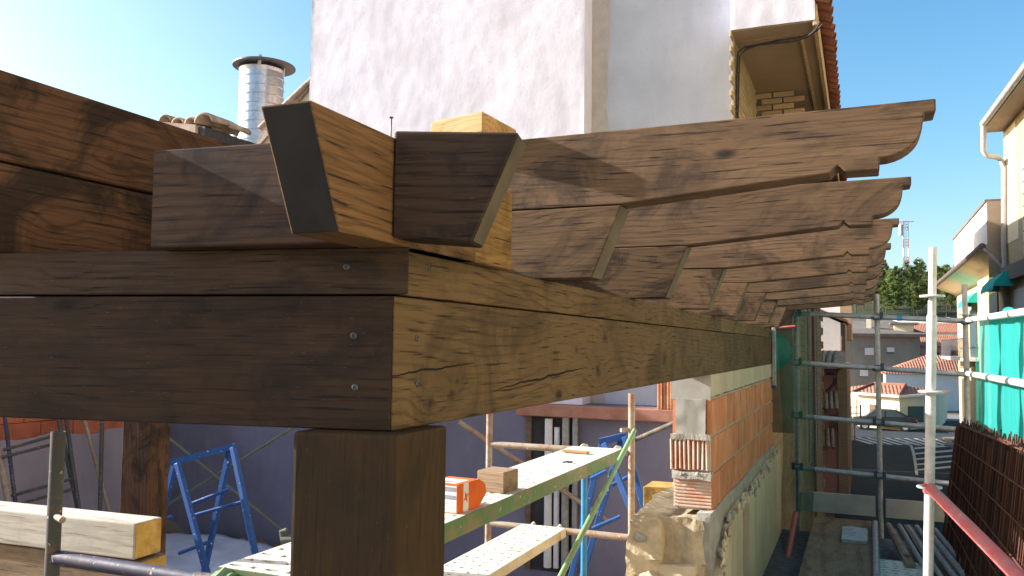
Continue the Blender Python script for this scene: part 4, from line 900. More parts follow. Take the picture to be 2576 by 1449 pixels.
# green clamp at deck end
p = onY(560, 1432, 2.05); m = MB(); m.lathe([(.036, -.03), (.036, .03), (.027, .03), (.027, -.03)], (p.x, 2.06, 4.862), 20, axis=Matrix.Rotation(math.pi / 2, 3, 'Y'))
tag(m.build('tube_coupler', 'green_brace', smooth=40), 'green coupler ring on the blue scaffold rung', 'coupler')
p = onD(710, 1362, 3.4); m = MB(); m.tube(p, p + Vector((.09, .03, .01)), .02, 12); m.path([p + Vector((0, 0, .0)), p + Vector((-.01, 0, .04)), p + Vector((.02, 0, .05))], .007, 6); m.prism([p + Vector((0, 0, -.02)), p + Vector((.05, 0, -.02)), p + Vector((.025, 0, -.07))], (0, .02, 0))
tag(m.build('jack_clamp', 'dim_green', smooth=40), 'small dark green clamp beside the corner post', 'clamp')

# blue trestles
def trestle(top_l, top_r, depth, lab, legs, rungs):
    e = empty('trestle', lab, 'trestle', onD(*legs[0][1], depth))
    A_, B_ = onD(*top_l, depth), onD(*top_r, depth)
    m = MB(); m.bar(A_, B_, .07, .045); m.build('top_bar', 'blue_paint', e, bevel=.004)
    m = MB(); m.bar(A_ + Vector((0, -.036, -.005)), B_ + Vector((0, -.036, -.005)), .006, .055); m.build('bar_lip', 'blue_paint', e)
    for i, (t_, b_) in enumerate(legs):
        p_, q_ = onD(*t_, depth - (.12 if i % 2 else 0)), onD(*b_, depth - (.35 if i % 2 else -.25)); q_ = p_ + (q_ - p_) * 1.25
        f_ = (q_.z - 3.1) / (p_.z - q_.z); q_ = q_ + (q_ - p_) * f_
        m = MB(); m.bar(p_, q_, .048, .048, (0, 1, 0)); m.build('leg', 'blue_paint', e, bevel=.004)
    for (s_, t_) in rungs:
        m = MB(); m.tube(onD(*s_, depth - .1), onD(*t_, depth - .1), .017, 10); m.build('rung', 'blue_paint', e, smooth=40)
    return e
trestle((437, 1162), (592, 1121), 7.7, 'blue trestle in front of the shaded back wall beside the inner post', [((440, 1165), (403, 1320)), ((446, 1165), (512, 1410)), ((580, 1125), (520, 1410)), ((586, 1125), (640, 1383))], [((400, 1310), (432, 1300)), ((470, 1272), (577, 1230)), ((476, 1300), (612, 1262)), ((450, 1392), (520, 1365))])
trestle((1510, 1110), (1575, 1095), 7.0, 'second blue trestle behind the rusty upright near the pier', [((1516, 1115), (1440, 1440)), ((1520, 1115), (1596, 1300)), ((1566, 1098), (1500, 1330)), ((1572, 1098), (1660, 1420))], [((1485, 1205), (1525, 1185)), ((1540, 1220), (1590, 1195)), ((1490, 1330), (1560, 1300))])
# thin cross braces and frames against the walls
def px_tube(a, b, d1, d2, r, mat, name, lab, cat='tube', ext=0.0):
    p_, q_ = onD(*a, d1), onD(*b, d2); q_ = q_ + (q_ - p_) * ext
    m = MB(); m.tube(p_, q_, r, 10); o = m.build(name, mat, smooth=40); tag(o, lab, cat); return o
px_tube((385, 1070), (722, 1345), 8.9, 8.6, .016, 'dim_green', 'cross_brace', 'thin green brace falling to the right behind the blue trestle', 'brace')
px_tube((760, 1062), (380, 1296), 8.8, 8.85, .016, 'dim_green', 'cross_brace', 'thin green brace rising to the right behind the blue trestle', 'brace')
e = empty('frame_scaffold', 'dark scaffold frame in the shaded corner right of the inner post', 'scaffold', onD(416, 1320, 9.0))
p_ = onD(416, 1060, 9.0); m = MB(); m.tube((p_.x, p_.y, 3.1), (p_.x, p_.y, 5.1), .03, 12); m.build('upright', 'dark_tube', e, smooth=40)
for y_ in (1092, 1200, 1300):
    a_, b_ = onD(416, y_, 9.0), onD(330, y_ + 12, 9.0); m = MB(); m.tube(a_, b_, .017, 10); m.build('rung', 'dark_tube', e, smooth=40)
def zf(x, y): return (x / 4.391 * .8299, (1230 + y / 4.391) * .8299)
e = empty('frame_scaffold', 'brown ladder frame leaning on the boundary wall', 'scaffold', onX(*zf(1040, 1370), -7.7))
def wall_tube(a, b, r, mat, nm, par, X=-7.9, ext=.9):
    p_, q_ = onX(*zf(*a), X), onX(*zf(*b), X + .25); d_ = (q_ - p_); q_ = q_ + d_ * ((3.12 - q_.z) / d_.z) if ext else q_; p_ = p_ - d_ * .25 if ext else p_
    m = MB(); m.tube(p_, q_, r, 10)
    return m.build(nm, mat, par, smooth=40)
wall_tube((780, 180), (1040, 1370), .024, 'dark_tube', 'upright', e); wall_tube((880, 180), (985, 900), .02, 'dark_tube', 'upright', e); wall_tube((-40, 500), (110, 1270), .03, 'rusty_tube', 'upright', e)
for a, b in (((20, 690), (820, 480)), ((40, 590), (810, 372)), ((150, 1200), (945, 975)), ((130, 1340), (975, 1110))): wall_tube(a, b, .016, 'dark_tube', 'rung', e, -7.8, 0)
o = wall_tube((65, 150), (205, 1280), .019, 'navy_tube', 'lean_tube', None); tag(o, 'slim blue tube leaning on the boundary wall behind the scaffold upright', 'tube')
o = wall_tube((1125, 190), (1450, 1400), .022, 'rusty_tube', 'lean_tube', None); tag(o, 'rusty tube leaning steeply beside the inner post', 'tube')
o = wall_tube((1360, 190), (1330, 1400), .022, 'dark_tube', 'lean_tube', None, -7.75); tag(o, 'dark upright tube standing just left of the inner post', 'tube')
px_tube((1155, 1062), (1500, 1290), 8.2, 8.3, .026, 'rusty_tube', 'cross_brace', 'brown brace falling to the right along the back wall behind the decks', 'brace', .1)
px_tube((1600, 1105), (1700, 1062), 7.0, 6.6, .02, 'dark_tube', 'cross_brace', 'dark tube running behind the brick pier from the second trestle', 'brace')
# wrinkled sheet and rubble on the floor
m = MB(); nx, ny = 36, 26; vs = []; a_ = onZ(380, 1345, 3.35); b_ = onZ(700, 1345, 3.35); 
for j in range(ny + 1):
    for i in range(nx + 1):
        x = -8.0 + 3.4 * i / nx; y = 6.1 + 1.75 * j / ny
        vs.append((x, y, 3.2 + .09 * (j / ny) + .10 * abs(mnoise.noise((x * 1.6 + y * 1.2, y * .9, 0))) + .05 * mnoise.noise((x * 4, y * 3, 5))))
m.add(vs, [(j * (nx + 1) + i, j * (nx + 1) + i + 1, (j + 1) * (nx + 1) + i + 1, (j + 1) * (nx + 1) + i) for j in range(ny) for i in range(nx)])
o = m.build('tarpaulin', 'tarp', smooth=60); sm_ = o.modifiers.new('s', 'SOLIDIFY'); sm_.thickness = .006; tag(o, 'crumpled white tarpaulin spread on the floor under the blue trestle', 'tarpaulin')
m = MB()
for i in range(260):
    x, y = random.uniform(-8.0, -1.4), 8.2 - abs(random.gauss(0, .45)); r = random.uniform(.02, .09); z = 3.14 + random.uniform(0, .1) * (1 if y > 7.6 else .3)
    pts = [Vector((random.uniform(-1, 1), random.uniform(-1, 1), random.uniform(-.7, .7))) * r for _ in range(4)]
    c0 = Vector((x, y, z + r * .3)); m.add([c0 + q for q in pts], [(0, 1, 2), (0, 2, 3), (0, 3, 1), (1, 3, 2)])
o = m.build('rubble_heap', 'red_brick_dim'); o['kind'] = 'stuff'; tag(o, 'broken brick rubble heaped along the foot of the back wall', 'rubble')
p = onY(1665, 1245, 6.2); m = MB(); m.box(p.x - .14, p.x + .3, 6.2, 6.5, p.z - .6, p.z + .05); o = m.build('timber_stack', 'cut_end', bevel=.004); tag(o, 'yellow cut timber showing behind the foot of the brick pier', 'timber')
# ====================================================================== STREET SCAFFOLD (right)
RB = 0.0243
SY = 8.8; SX = (-.595, .145, .897); SZ = (5.918, 5.426, 4.902, 4.4)
def std_tube(x, y, z0, z1, mat, lab, group=None, rosettes=(), rmat='galv_dull', lean=(0, 0)):
    e = empty('scaffold_standard', lab, 'scaffold pole', (x, y, z0), group)
    m = MB(); top = Vector((x + lean[0] * (z1 - z0), y + lean[1] * (z1 - z0), z1)); m.tube((x, y, z0), top, RB, 18); m.build('tube', mat, e, smooth=40)
    for z in rosettes:
        f_ = (z - z0) / (z1 - z0); c_ = Vector((x, y, z0)).lerp(top, f_)
        m = MB(); m.lathe([(RB, -.005), (.062, -.005), (.062, .004), (RB, .004)], c_, 20); m.build('rosette', rmat, e, smooth=40)
    return e
e = std_tube(SX[0], SY, 2.0, 6.02, 'galv_dull', 'dull scaffold standard at the far end beside the wall', rosettes=SZ)
e = std_tube(SX[1], SY, 2.0, 6.12, 'galv_dull', 'middle scaffold standard at the far end of the walkway', rosettes=SZ)
e = std_tube(SX[2], SY, 2.0, 6.2, 'galv_dull', 'scaffold standard at the far street corner of the walkway', rosettes=SZ)
lead = ['top', 'second', 'third', 'lowest']
for i, z in enumerate(SZ):
    e = empty('scaffold_ledger', '%s cross ledger at the far end of the scaffold walkway' % lead[i], 'scaffold tube', (.1, SY, z))
    dz = -.015 if i < 2 else .0
    m = MB(); m.tube((SX[0] - .03, SY - .05, z + .02), (SX[2], SY - .05, z - .045 + dz), RB, 16); m.build('tube', 'galv_dull', e, smooth=40)
    for x in SX[:2 if i else 3]:
        m = MB(); f_ = (x - SX[0]) / (SX[2] - SX[0]); zc = z + .02 + f_ * (-.065 + dz)
        m.lathe([(RB + .004, -.03), (RB + .013, -.03), (RB + .013, .03), (RB + .004, .03)], (x, SY, zc), 14); m.box(x + .02, x + .05, SY - .09, SY - .06, zc - .02, zc + .05); m.box(x - .055, x - .025, SY - .09, SY - .06, zc - .02, zc + .05 * (i > 1))
        m.build('coupler', 'steel_dark', e, smooth=40)
m = MB(); p = onY(2262, 800, SY - .05); m.tube((p.x - .02, SY - .05, p.z), (p.x + .025, SY - .05, p.z), RB + .003, 14); tag(m.build('tape_wrap', 'cyan_paint', smooth=40), 'blue tape wrapped round the top cross ledger', 'tape')
# guard rails along the street side
for nm, a, b, lab in (('guard_rail', (2436, 805), (2640, 776), 'sunlit upper guard rail holding the green netting'), ('guard_rail', (2436, 940), (2660, 980), 'sunlit lower guard rail in front of the green netting')):
    p_, q_ = onX(*a, .866), onX(*b, .866); q_ = p_ + (q_ - p_) * 2.6
    m = MB(); m.tube(p_, q_, RB, 16); o = m.build(nm, 'galv_light', smooth=40); tag(o, lab, 'guard rail')
# near standard
e = empty('scaffold_standard', 'sunlit near scaffold standard with disc rosettes and red tube', 'scaffold pole', (.3, 4.85, 3.9))
b_, t_ = onD(2335, 1449, 4.3), onD(2347, 622, 4.3); b_ = t_ + (b_ - t_) * ((t_.z - 3.9) / (t_.z - b_.z))
m = MB(); m.tube(b_, t_ - (t_ - b_).normalized() * .35, RB, 20); m.build('tube', 'galv_light', e, smooth=40)
m = MB(); m.tube(t_ - (t_ - b_).normalized() * .35, t_, .0195, 20); m.build('spigot', 'galv_light', e, smooth=40)
for py in (745, 985, 1225):
    f_ = (py - 622) / (1449 - 622); c_ = onD(2347, 622, 4.3).lerp(onD(2335, 1449, 4.3), f_)
    m = MB(); m.lathe([(RB, -.006), (.058, -.006), (.062, 0), (.058, .005), (RB, .005)], c_, 24); m.build('rosette', 'galv_light', e, smooth=40)
c_ = onD(2337, 1225, 4.3); q_ = onZ(2560, 1449, 4.80); d_ = (q_ - c_)
e2 = empty('ledger_tube', 'red painted ledger running from the near standard towards the viewer', 'scaffold tube', c_)
m = MB(); m.tube(c_ + d_.normalized() * .03, c_ + d_ * 1.5, .027, 18); m.build('tube', 'red_paint', e2, smooth=40)
m = MB(); m.box(c_.x - .03, c_.x + .03, c_.y - .05, c_.y + .01, c_.z - .03, c_.z + .02); m.build('wedge_head', 'red_paint', e2, bevel=.006)
# toe boards
for i, (x0, x1) in enumerate(((SX[0] + .03, SX[1] - .045), (SX[1] + .045, SX[2] - .03))):
    m = MB(); m.box(x0, x1, SY - .03, SY, 4.0, 4.19 - .015 * i); o = m.build('toe_board', 'concrete', bevel=.003); tag(o, ['grey toe board at the far walkway end on the wall side', 'grey toe board at the far walkway end on the street side'][i], 'toe board')
# walkway decks
DZ = 3.98
m = MB(); m.box(0, 2.35, -.25, .25, -.04, 0); a_ = onZ(2045, 1300, DZ); b_ = onZ(2190, 1300, DZ); c0 = (a_ + b_) / 2
o = local(m, 'plywood_deck', 'board', frame((-.19, 6.3, DZ), (0, 1, 0)), bevel=.003); tag(o, 'worn brown plywood deck on the far walkway', 'deck')
def deck(x0, x1, y0, y1, z, nx, ny, lab):
    e = empty('perforated_deck', lab, 'scaffold deck', ((x0 + x1) / 2, (y0 + y1) / 2, z)); perforated(x0, x1, y0, y1, z, .06, 'deck_sheet', e, nx, ny); return e
deck(.09, .40, 4.6, 7.1, DZ + .01, 4, 34, 'perforated deck lying beside the plywood on the walkway')
deck(-.62, .42, 3.4, 6.25, DZ - .06, 12, 38, 'wide perforated deck crossing under the plywood end')
deck(.42, .83, 3.0, 6.9, DZ - .06, 5, 52, 'perforated deck along the rebar side of the walkway')
m = MB(); m.box(-.72, .85, 6.3, 8.5, DZ - .3, DZ - .12); o = m.build('bearer_deck', 'steel_dark'); tag(o, 'dark understructure beneath the far walkway', 'scaffold deck')
tubes = [((.09, 8.4), (.075, 6.45), .024, 'galv_dull'), ((.20, 8.35), (.30, 7.12), .024, 'rusty_tube'), ((.29, 8.38), (.42, 6.6), .02, 'galv_dull'), ((.36, 8.36), (.50, 6.5), .02, 'galv_dull'), ((.43, 8.38), (.60, 6.4), .022, 'galv_dull'), ((.50, 8.36), (.68, 6.3), .024, 'galv_dull'), ((.57, 8.3), (.72, 6.5), .022, 'galv_dull')]
for i, (a, b, r, mt_) in enumerate(tubes):
    m = MB(); m.tube((a[0], a[1], DZ + r + .012), (b[0], b[1], DZ + r + .012), r, 12); o = m.build('loose_tube', mt_, smooth=40)
    tag(o, 'rusty loose tube among the grey tubes on the walkway' if mt_ == 'rusty_tube' else 'grey steel tube lying loose along the far walkway', 'tube', None if mt_ == 'rusty_tube' else 'loose tubes on the walkway')
for i, x in enumerate((.25, .39)):
    m = MB(); m.box(0, 1.3, -.035, .035, 0, .03); o = local(m, 'loose_plank', 'board', frame((x + .06, 6.9 + .2 * i, DZ + .012), (-.07, 1, 0)), bevel=.003); tag(o, ['grey board lying between the loose tubes nearest the plywood', 'grey board lying between the loose tubes towards the rebar'][i], 'plank')
q_ = onZ(2150, 1340, DZ + .03); rough_box(q_.x - .1, q_.x + .1, q_.y - .3, q_.y + .25, DZ + .003, DZ + .03, .01, 8, 41, 'plastic_bag', 'plastic_bag', None)
tag(bpy.data.objects['plastic_bag'], 'grey plastic bag on the plywood deck', 'bag')
m = MB(); a_, b_ = onD(2002, 1292, 7.9), onD(1972, 1455, 6.6); m.tube(a_, b_ + (b_ - a_) * .4, .024, 14); o = m.build('red_tube', 'red_dim', smooth=40); tag(o, 'red tube leaning between the old wall and the walkway', 'tube')
# netting on the street side
def sheet(fn, nu, nv, name, mat, smooth=80):
    m = MB(); vs = [fn(i / nu, j / nv) for j in range(nv + 1) for i in range(nu + 1)]
    m.add(vs, [(j * (nu + 1) + i, j * (nu + 1) + i + 1, (j + 1) * (nu + 1) + i + 1, (j + 1) * (nu + 1) + i) for j in range(nv) for i in range(nu)])
    return m.build(name, mat, smooth=smooth)
def netf(u, v):
    y = 8.05 - 3.6 * u; z = 5.86 - 2.6 * v
    f_ = .014 * math.sin(y * 9 + 2 * mnoise.noise((y, v * 2, 0))) * (.3 + v) + .03 * mnoise.noise((y * 2, z * 1.4, 2)) * v + .012 * mnoise.noise((y * 11, z * 3, 7))
    return (.925 + f_, y, z + .03 * math.sin(y * 5) * (1 - v))
o = sheet(netf, 160, 50, 'green_netting', 'net_teal'); tag(o, 'bright green debris netting hung on the street side guard rails', 'netting')
def netg(u, v):
    y = 8.46 - .40 * u; z = 5.80 - 2.5 * v
    return (.93 + .03 * math.sin(y * 30 + v) * (.3 + v), y, z)
o = sheet(netg, 30, 30, 'green_netting', 'net_thin'); tag(o, 'thin see-through strip of green netting at the far walkway corner', 'netting')
def neth(u, v):
    x = -.745 + .30 * u; z = 5.95 - 3.4 * v
    return (x + .02 * math.sin(z * 3), 8.62 + .05 * math.sin(u * 7 + v * 3) + .03 * mnoise.noise((x * 6, z * 2, 1)), z)
o = sheet(neth, 20, 50, 'green_netting', 'net_dark'); tag(o, 'dark green netting hanging between the pier end and the far standard', 'netting')
# bundle of rebar mesh leaning on the guard rail
rb = empty('rebar_mesh_bundle', 'bundle of rusty rebar mesh sheets leaning inside the guard rail', 'rebar', (.75, 7, DZ))
random.seed(11); nb = 0
def top_z(y): return 4.90 + (10.0 - y) * .042
for sh in range(4):
    xo = .80 - sh * .022; m_ = MB()
    ys = np.arange(2.4, 8.32, .15 / 2.2)
    for y in ys:
        yy = y + random.uniform(-.022, .022); zt = top_z(yy) + random.uniform(-.03, .035) - .012 * sh
        lean = .10 + .02 * sh; ln = random.uniform(-.02, .03); r = .0045
        b0_ = (xo - .10, yy + .02 + ln, DZ + .005); t0_ = (xo + .02, yy, zt)
        if nb < 290 and yy > 3.4:
            mm = MB(); mm.tube(b0_, t0_, r, 5); mm.build('bar', 'rebar_shaded' if random.random() < .6 else 'rebar', rb); nb += 1
        else: m_.tube(b0_, t0_, r, 5)
    if m_.v: o = m_.build('bars', 'rebar_shaded', rb); o['kind'] = 'stuff'
    for q in range(6):
        f_ = 1 - q * .16; zz_ = lambda y: DZ + (top_z(y) - .02 - DZ) * f_
        mm = MB(); mm.tube((xo - .10 + .12 * f_ - .012, 2.4, zz_(2.4)), (xo - .10 + .12 * f_ - .012, 8.33, zz_(8.33)), .005, 5); mm.build('cross_bar', 'rebar', rb)
random.seed(5)

# ====================================================================== STREET MARKINGS AND FAR HOUSES
def mark(pts, nm='road_marking'):
    m = MB(); m.add([onZ(x, y, .008) for x, y in pts], [tuple(range(len(pts)))]); struct(m.build(nm, 'marking'))
for i in range(10):
    x0 = 2128 + i * 24; dx = 62
    mark([(x0, 1099.5 + i * .5), (x0 + 11, 1099.5 + i * .5), (x0 + 11 + dx, 1117 + i * .7), (x0 - 3 + dx, 1117 + i * .7)])
mark([(2276, 1112), (2282, 1111), (2296, 1122), (2302, 1140), (2306, 1165), (2310, 1195), (2303, 1195), (2299, 1165), (2295, 1142), (2290, 1124)])
for i in range(5): 
    y = 1126 + i * 13.5; x0 = 2300 + i * 2.2
    mark([(x0, y), (2400, y - 9), (2400, y - 4), (x0, y + 4)])
mark([(2212, 1130), (2215, 1130), (2222, 1200), (2218, 1200)])

def box_house(name, lab, x0, x1, y0, y1, h, wall, roof, ridge, axis='X', over=.35, cat='house', hip=0.0, extra=()):
    e = empty(name, lab, cat, ((x0 + x1) / 2, (y0 + y1) / 2, 0))
    m = MB(); m.box(x0, x1, y0, y1, 0, h); m.build('wall', wall, e)
    m = MB(); xa, xb, ya, yb = x0 - over, x1 + over, y0 - over, y1 + over; t_ = .18
    if axis == 'X':
        r0, r1 = (xa + hip, (ya + yb) / 2, h + ridge), (xb - hip, (ya + yb) / 2, h + ridge)
        vs = [(xa, ya, h), (xb, ya, h), (xb, yb, h), (xa, yb, h), r0, r1]; fs = [(0, 1, 5, 4), (2, 3, 4, 5), (1, 2, 5), (3, 0, 4)]
    else:
        r0, r1 = ((xa + xb) / 2, ya + hip, h + ridge), ((xa + xb) / 2, yb - hip, h + ridge)
        vs = [(xa, ya, h), (xb, ya, h), (xb, yb, h), (xa, yb, h), r0, r1]; fs = [(1, 2, 5, 4), (3, 0, 4, 5), (0, 1, 4), (2, 3, 5)]
    m.add(vs, fs); m.add([(p[0], p[1], p[2] - t_) for p in vs[:4]], [(0, 3, 2, 1)]); 
    o_ = len(m.v); m.add(vs[:4] + [(p[0], p[1], p[2] - t_) for p in vs[:4]], [(0, 1, 5, 4), (1, 2, 6, 5), (2, 3, 7, 6), (3, 0, 4, 7)])
    m.build('roof', roof, e)
    return e
def fwindow(e, x0, x1, y, z0, z1, mat='glass', fr='w_white', shutter=None):
    m = MB(); m.box(x0 - .06, x1 + .06, y - .05, y - .002, z0 - .06, z1 + .06); w_ = m.build('window', fr, e)
    m = MB(); m.box(x0, x1, y - .06, y - .03, z0, z1); attach(m.build('pane', mat), w_)
    if shutter: m = MB(); m.box(x0, x1, y - .075, y - .055, z1 - (z1 - z0) * shutter, z1); attach(m.build('shutter', 'shutter'), w_)
    m = MB(); m.box(x0 - .12, x1 + .12, y - .14, y - .002, z0 - .14, z0 - .06); m.build('sill', 'w_white', e)
def swindow(e, x, y0, y1, z0, z1, mat='glass', fr='frame_brown'):
    m = MB(); m.box(x - .04, x - .002, y0 - .06, y1 + .06, z0 - .06, z1 + .06); w_ = m.build('window', fr, e)
    m = MB(); m.box(x - .055, x - .03, y0, y1, z0, z1); attach(m.build('pane', mat), w_)

# small cream house on the corner: angled front, hipped tile roof
def poly_house(name, lab, foot, h, wall, cat='house'):
    e = empty(name, lab, cat, foot[0]); m = MB(); m.prism([Vector((p[0], p[1], 0)) for p in foot], (0, 0, h)); m.build('wall', wall, e); return e
cl_, cc_, cr_ = onD(2158, 1000, 60), onD(2262, 1005, 57), onD(2362, 1000, 60)
hC = onD(2262, 998, 57).z
e = poly_house('cream_house', 'small cream corner house with hipped brown tile roof and green shutter', [cl_, cc_, cr_, cr_ + Vector((1, 6, 0)), cl_ + Vector((-1, 7, 0))], hC, 'w_cream')
apex1, apex2 = onD(2197, 966, 63), onD(2278, 970, 60)
ov = [onD(2143, 992, 60), onD(2262, 995, 56.5), onD(2372, 992, 60)]
for p in ov: p.z = hC + .05
bk = [cr_ + Vector((1.4, 6.4, hC + .05 - cr_.z)), cl_ + Vector((-1.4, 7.4, hC + .05 - cl_.z))]
m = MB(); vs = ov + bk + [apex1, apex2]; m.add(vs, [(0, 1, 6, 5), (1, 2, 6), (2, 3, 6), (3, 4, 5, 6), (4, 0, 5), (0, 4, 3, 2, 1)]); m.build('roof', 'tile_far', e)
for a_, b_ in ((ov[1], apex2), (apex2, apex1), (apex1, ov[0])):
    m = MB(); m.tube(a_ + Vector((0, 0, .05)), b_ + Vector((0, 0, .05)), .11, 8); m.build('ridge_tiles', 'tile', e, smooth=40)
m = MB(); m.bar(ov[0], ov[1], .12, .16); m.bar(ov[1], ov[2], .12, .16); m.build('cornice', 'w_white', e)
def quad_on(e, name, mat, corners, A0, A1, out=.04):
    """panel set on the vertical wall through A0-A1"""
    n_ = (A1 - A0).cross(Vector((0, 0, 1))).normalized(); n_ = n_ if (Vector(EYE) - A0).dot(n_) > 0 else -n_
    q = []
    for x, y in corners:
        r = Vector(ray(x, y)); q.append(Vector(EYE) + r * ((A0 - Vector(EYE)).dot(n_) / r.dot(n_)))
    m = MB(); m.prism(q, n_ * out); return m.build(name, mat, e)
f_ = quad_on(e, 'window', 'frame_brown', [(2188, 1016), (2203, 1018), (2203, 1052), (2188, 1049)], cl_, cc_, .06)
quad_on(e, 'shutter', 'shutter_green', [(2284, 1022), (2322, 1022), (2322, 1062), (2284, 1061)], cc_, cr_, .06)
quad_on(e, 'house_sign', 'w_white', [(2245, 1024), (2255, 1025), (2255, 1040), (2245, 1038)], cl_, cc_, .05)
quad_on(e, 'side_wing', 'w_cream', [(2128, 1003), (2160, 1003), (2160, 1058), (2128, 1055)], cl_ + Vector((0, .5, 0)), cc_ + Vector((0, .5, 0)), .3)
# iron gate left of it
gt = empty('iron_gate', 'dark iron railing gate beside the cream corner house', 'gate', onZ(2150, 1070, 0))
for i in range(7):
    p = onD(2133 + i * 4.6, 1050, 57.5); m = MB(); m.tube((p.x, p.y, 0.1), (p.x, p.y, onD(2133 + i * 4.6, 1022, 57.5).z), .018, 6); m.build('rail', 'steel_dark', gt)
for y_ in (1024, 1040): m = MB(); m.bar(onD(2131, y_, 57.5), onD(2163, y_, 57.5), .03, .04); m.build('cross_rail', 'steel_dark', gt)
p = onD(2165, 1030, 57.4); m = MB(); m.box(p.x - .06, p.x + .06, p.y - .06, p.y + .06, 0, onD(2165, 1018, 57.4).z); m.build('post', 'steel_dark', gt)
# white house with broad tile roof behind
e = empty('white_villa', 'white walled house with long low red tile roof behind the cream house', 'house', onD(2310, 1000, 76))
A_, B_ = onD(2228, 940, 74), onD(2420, 965, 76); B_.z = A_.z
m = MB(); m.prism([(A_.x, A_.y, 0), (B_.x, B_.y, 0), (B_.x + 1, B_.y + 9, 0), (A_.x, A_.y + 9, 0)], (0, 0, A_.z)); m.build('wall', 'w_white', e)
rt = onD(2330, 893, 82); m = MB(); m.add([A_ + Vector((-.4, -.4, 0)), B_ + Vector((.6, -.4, 0)), B_ + Vector((1.5, 9.4, 0)), A_ + Vector((-.4, 9.4, 0)), Vector((rt.x, rt.y, rt.z)), Vector((rt.x + 4, rt.y, rt.z))], [(0, 1, 5, 4), (1, 2, 5), (2, 3, 4, 5), (3, 0, 4), (0, 3, 2, 1)]); m.build('roof', 'tile_far', e)
# grey-brown apartment house
e = empty('grey_house', 'grey brown house with shallow roof, roof box and pale shuttered windows', 'house', onD(2220, 1000, 88))
A_, B_ = onD(2122, 838, 86), onD(2314, 842, 88); B_.z = A_.z
m = MB(); m.prism([(A_.x, A_.y, 0), (B_.x, B_.y, 0), (B_.x, B_.y + 12, 0), (A_.x, A_.y + 12, 0)], (0, 0, A_.z)); m.build('wall', 'w_grey', e)
R0, R1 = onD(2120, 808, 96), onD(2245, 806, 97)
m = MB(); a2, b2 = A_ + Vector((-.6, -.7, 0)), B_ + Vector((.8, -.7, 0)); m.add([a2, b2, b2 + Vector((0, 14, 0)), a2 + Vector((0, 14, 0)), R0, R1], [(0, 1, 5, 4), (1, 2, 5), (2, 3, 4, 5), (3, 0, 4), (0, 3, 2, 1)])
m.add([a2, b2, b2 - Vector((0, 0, .3)), a2 - Vector((0, 0, .3))], [(0, 3, 2, 1)]); m.build('roof', 'roof_grey', e)
for (x0, x1, y0, y1, sh) in ((2174, 2196, 875, 893, 1.0), (2230, 2248, 874, 890, .7), (2162, 2182, 930, 948, .9)):
    w_ = quad_on(e, 'window', 'glass', [(x0, y0), (x1, y0), (x1, y1), (x0, y1)], A_, B_, .05)
    s_ = quad_on(e, 'shutter', 'shutter', [(x0, y0), (x1, y0), (x1, y0 + (y1 - y0) * sh), (x0, y0 + (y1 - y0) * sh)], A_, B_, .12)
p = onD(2250, 838, 89); m = MB(); m.box(p.x, onD(2297, 838, 89).x, p.y, p.y + 3, p.z - 1, onD(2260, 816, 89).z); m.build('roof_box', 'w_cream', e)
m = MB(); m.box(p.x - .4, onD(2297, 838, 89).x + .5, p.y - .5, p.y + 3.4, onD(2260, 816, 89).z, onD(2260, 811, 89).z); m.build('roof_box_cover', 'roof_grey', e)
p = onD(2180, 836, 90); m = MB(); m.box(p.x, onD(2192, 836, 90).x, p.y, p.y + .7, p.z - .6, onD(2180, 798, 90).z); m.build('chimney', 'w_cream', e)
e = empty('grey_house', 'second grey roofed house behind the chimney with dark dormer', 'house', onD(2170, 800, 110))
a2, b2 = onD(2085, 818, 108), onD(2290, 826, 112); m = MB(); m.prism([(a2.x, a2.y, 0), (b2.x, b2.y, 0), (b2.x, b2.y + 9, 0), (a2.x, a2.y + 9, 0)], (0, 0, a2.z)); m.build('wall', 'w_grey', e)
r0 = onD(2190, 790, 115); m = MB(); m.add([a2 + Vector((-.5, -.5, 0)), b2 + Vector((.5, -.5, a2.z - b2.z)), Vector((b2.x, b2.y + 9, a2.z)), Vector((a2.x, a2.y + 9, a2.z)), r0], [(0, 1, 4), (1, 2, 4), (2, 3, 4), (3, 0, 4)]); m.build('roof', 'roof_grey', e)
# far white village houses
for i, (px, py, d, wv_, hh, rf, lab) in enumerate(((2330, 835, 140, 11, 3.2, 'tile_far', 'far white house with red tile roof above the red villa'), (2290, 815, 190, 16, 3.4, 'w_white', 'far long white flat house below the pine slope'), (2350, 870, 118, 8, 2.6, 'tile_far', 'far low house with dark red roof beside the grey house'), (2400, 850, 150, 12, 4, 'tile_far_old', 'far house with weathered roof near the cream building'))):
    p = onD(px, py, d); box_house('village_house', lab, p.x - wv_ / 2, p.x + wv_ / 2, p.y, p.y + 8, p.z, 'w_white' if i != 2 else 'w_pink', rf, 1.6, 'X')
    ve = bpy.data.objects[[o_.name for o_ in bpy.data.objects if o_.name.startswith('village_house')][-1]]
    for q in range(3): fwindow(ve, p.x - wv_ * .35 + q * wv_ * .3, p.x - wv_ * .35 + q * wv_ * .3 + 1.0, p.y, p.z - 2.1, p.z - .9, 'glass', 'frame_brown')
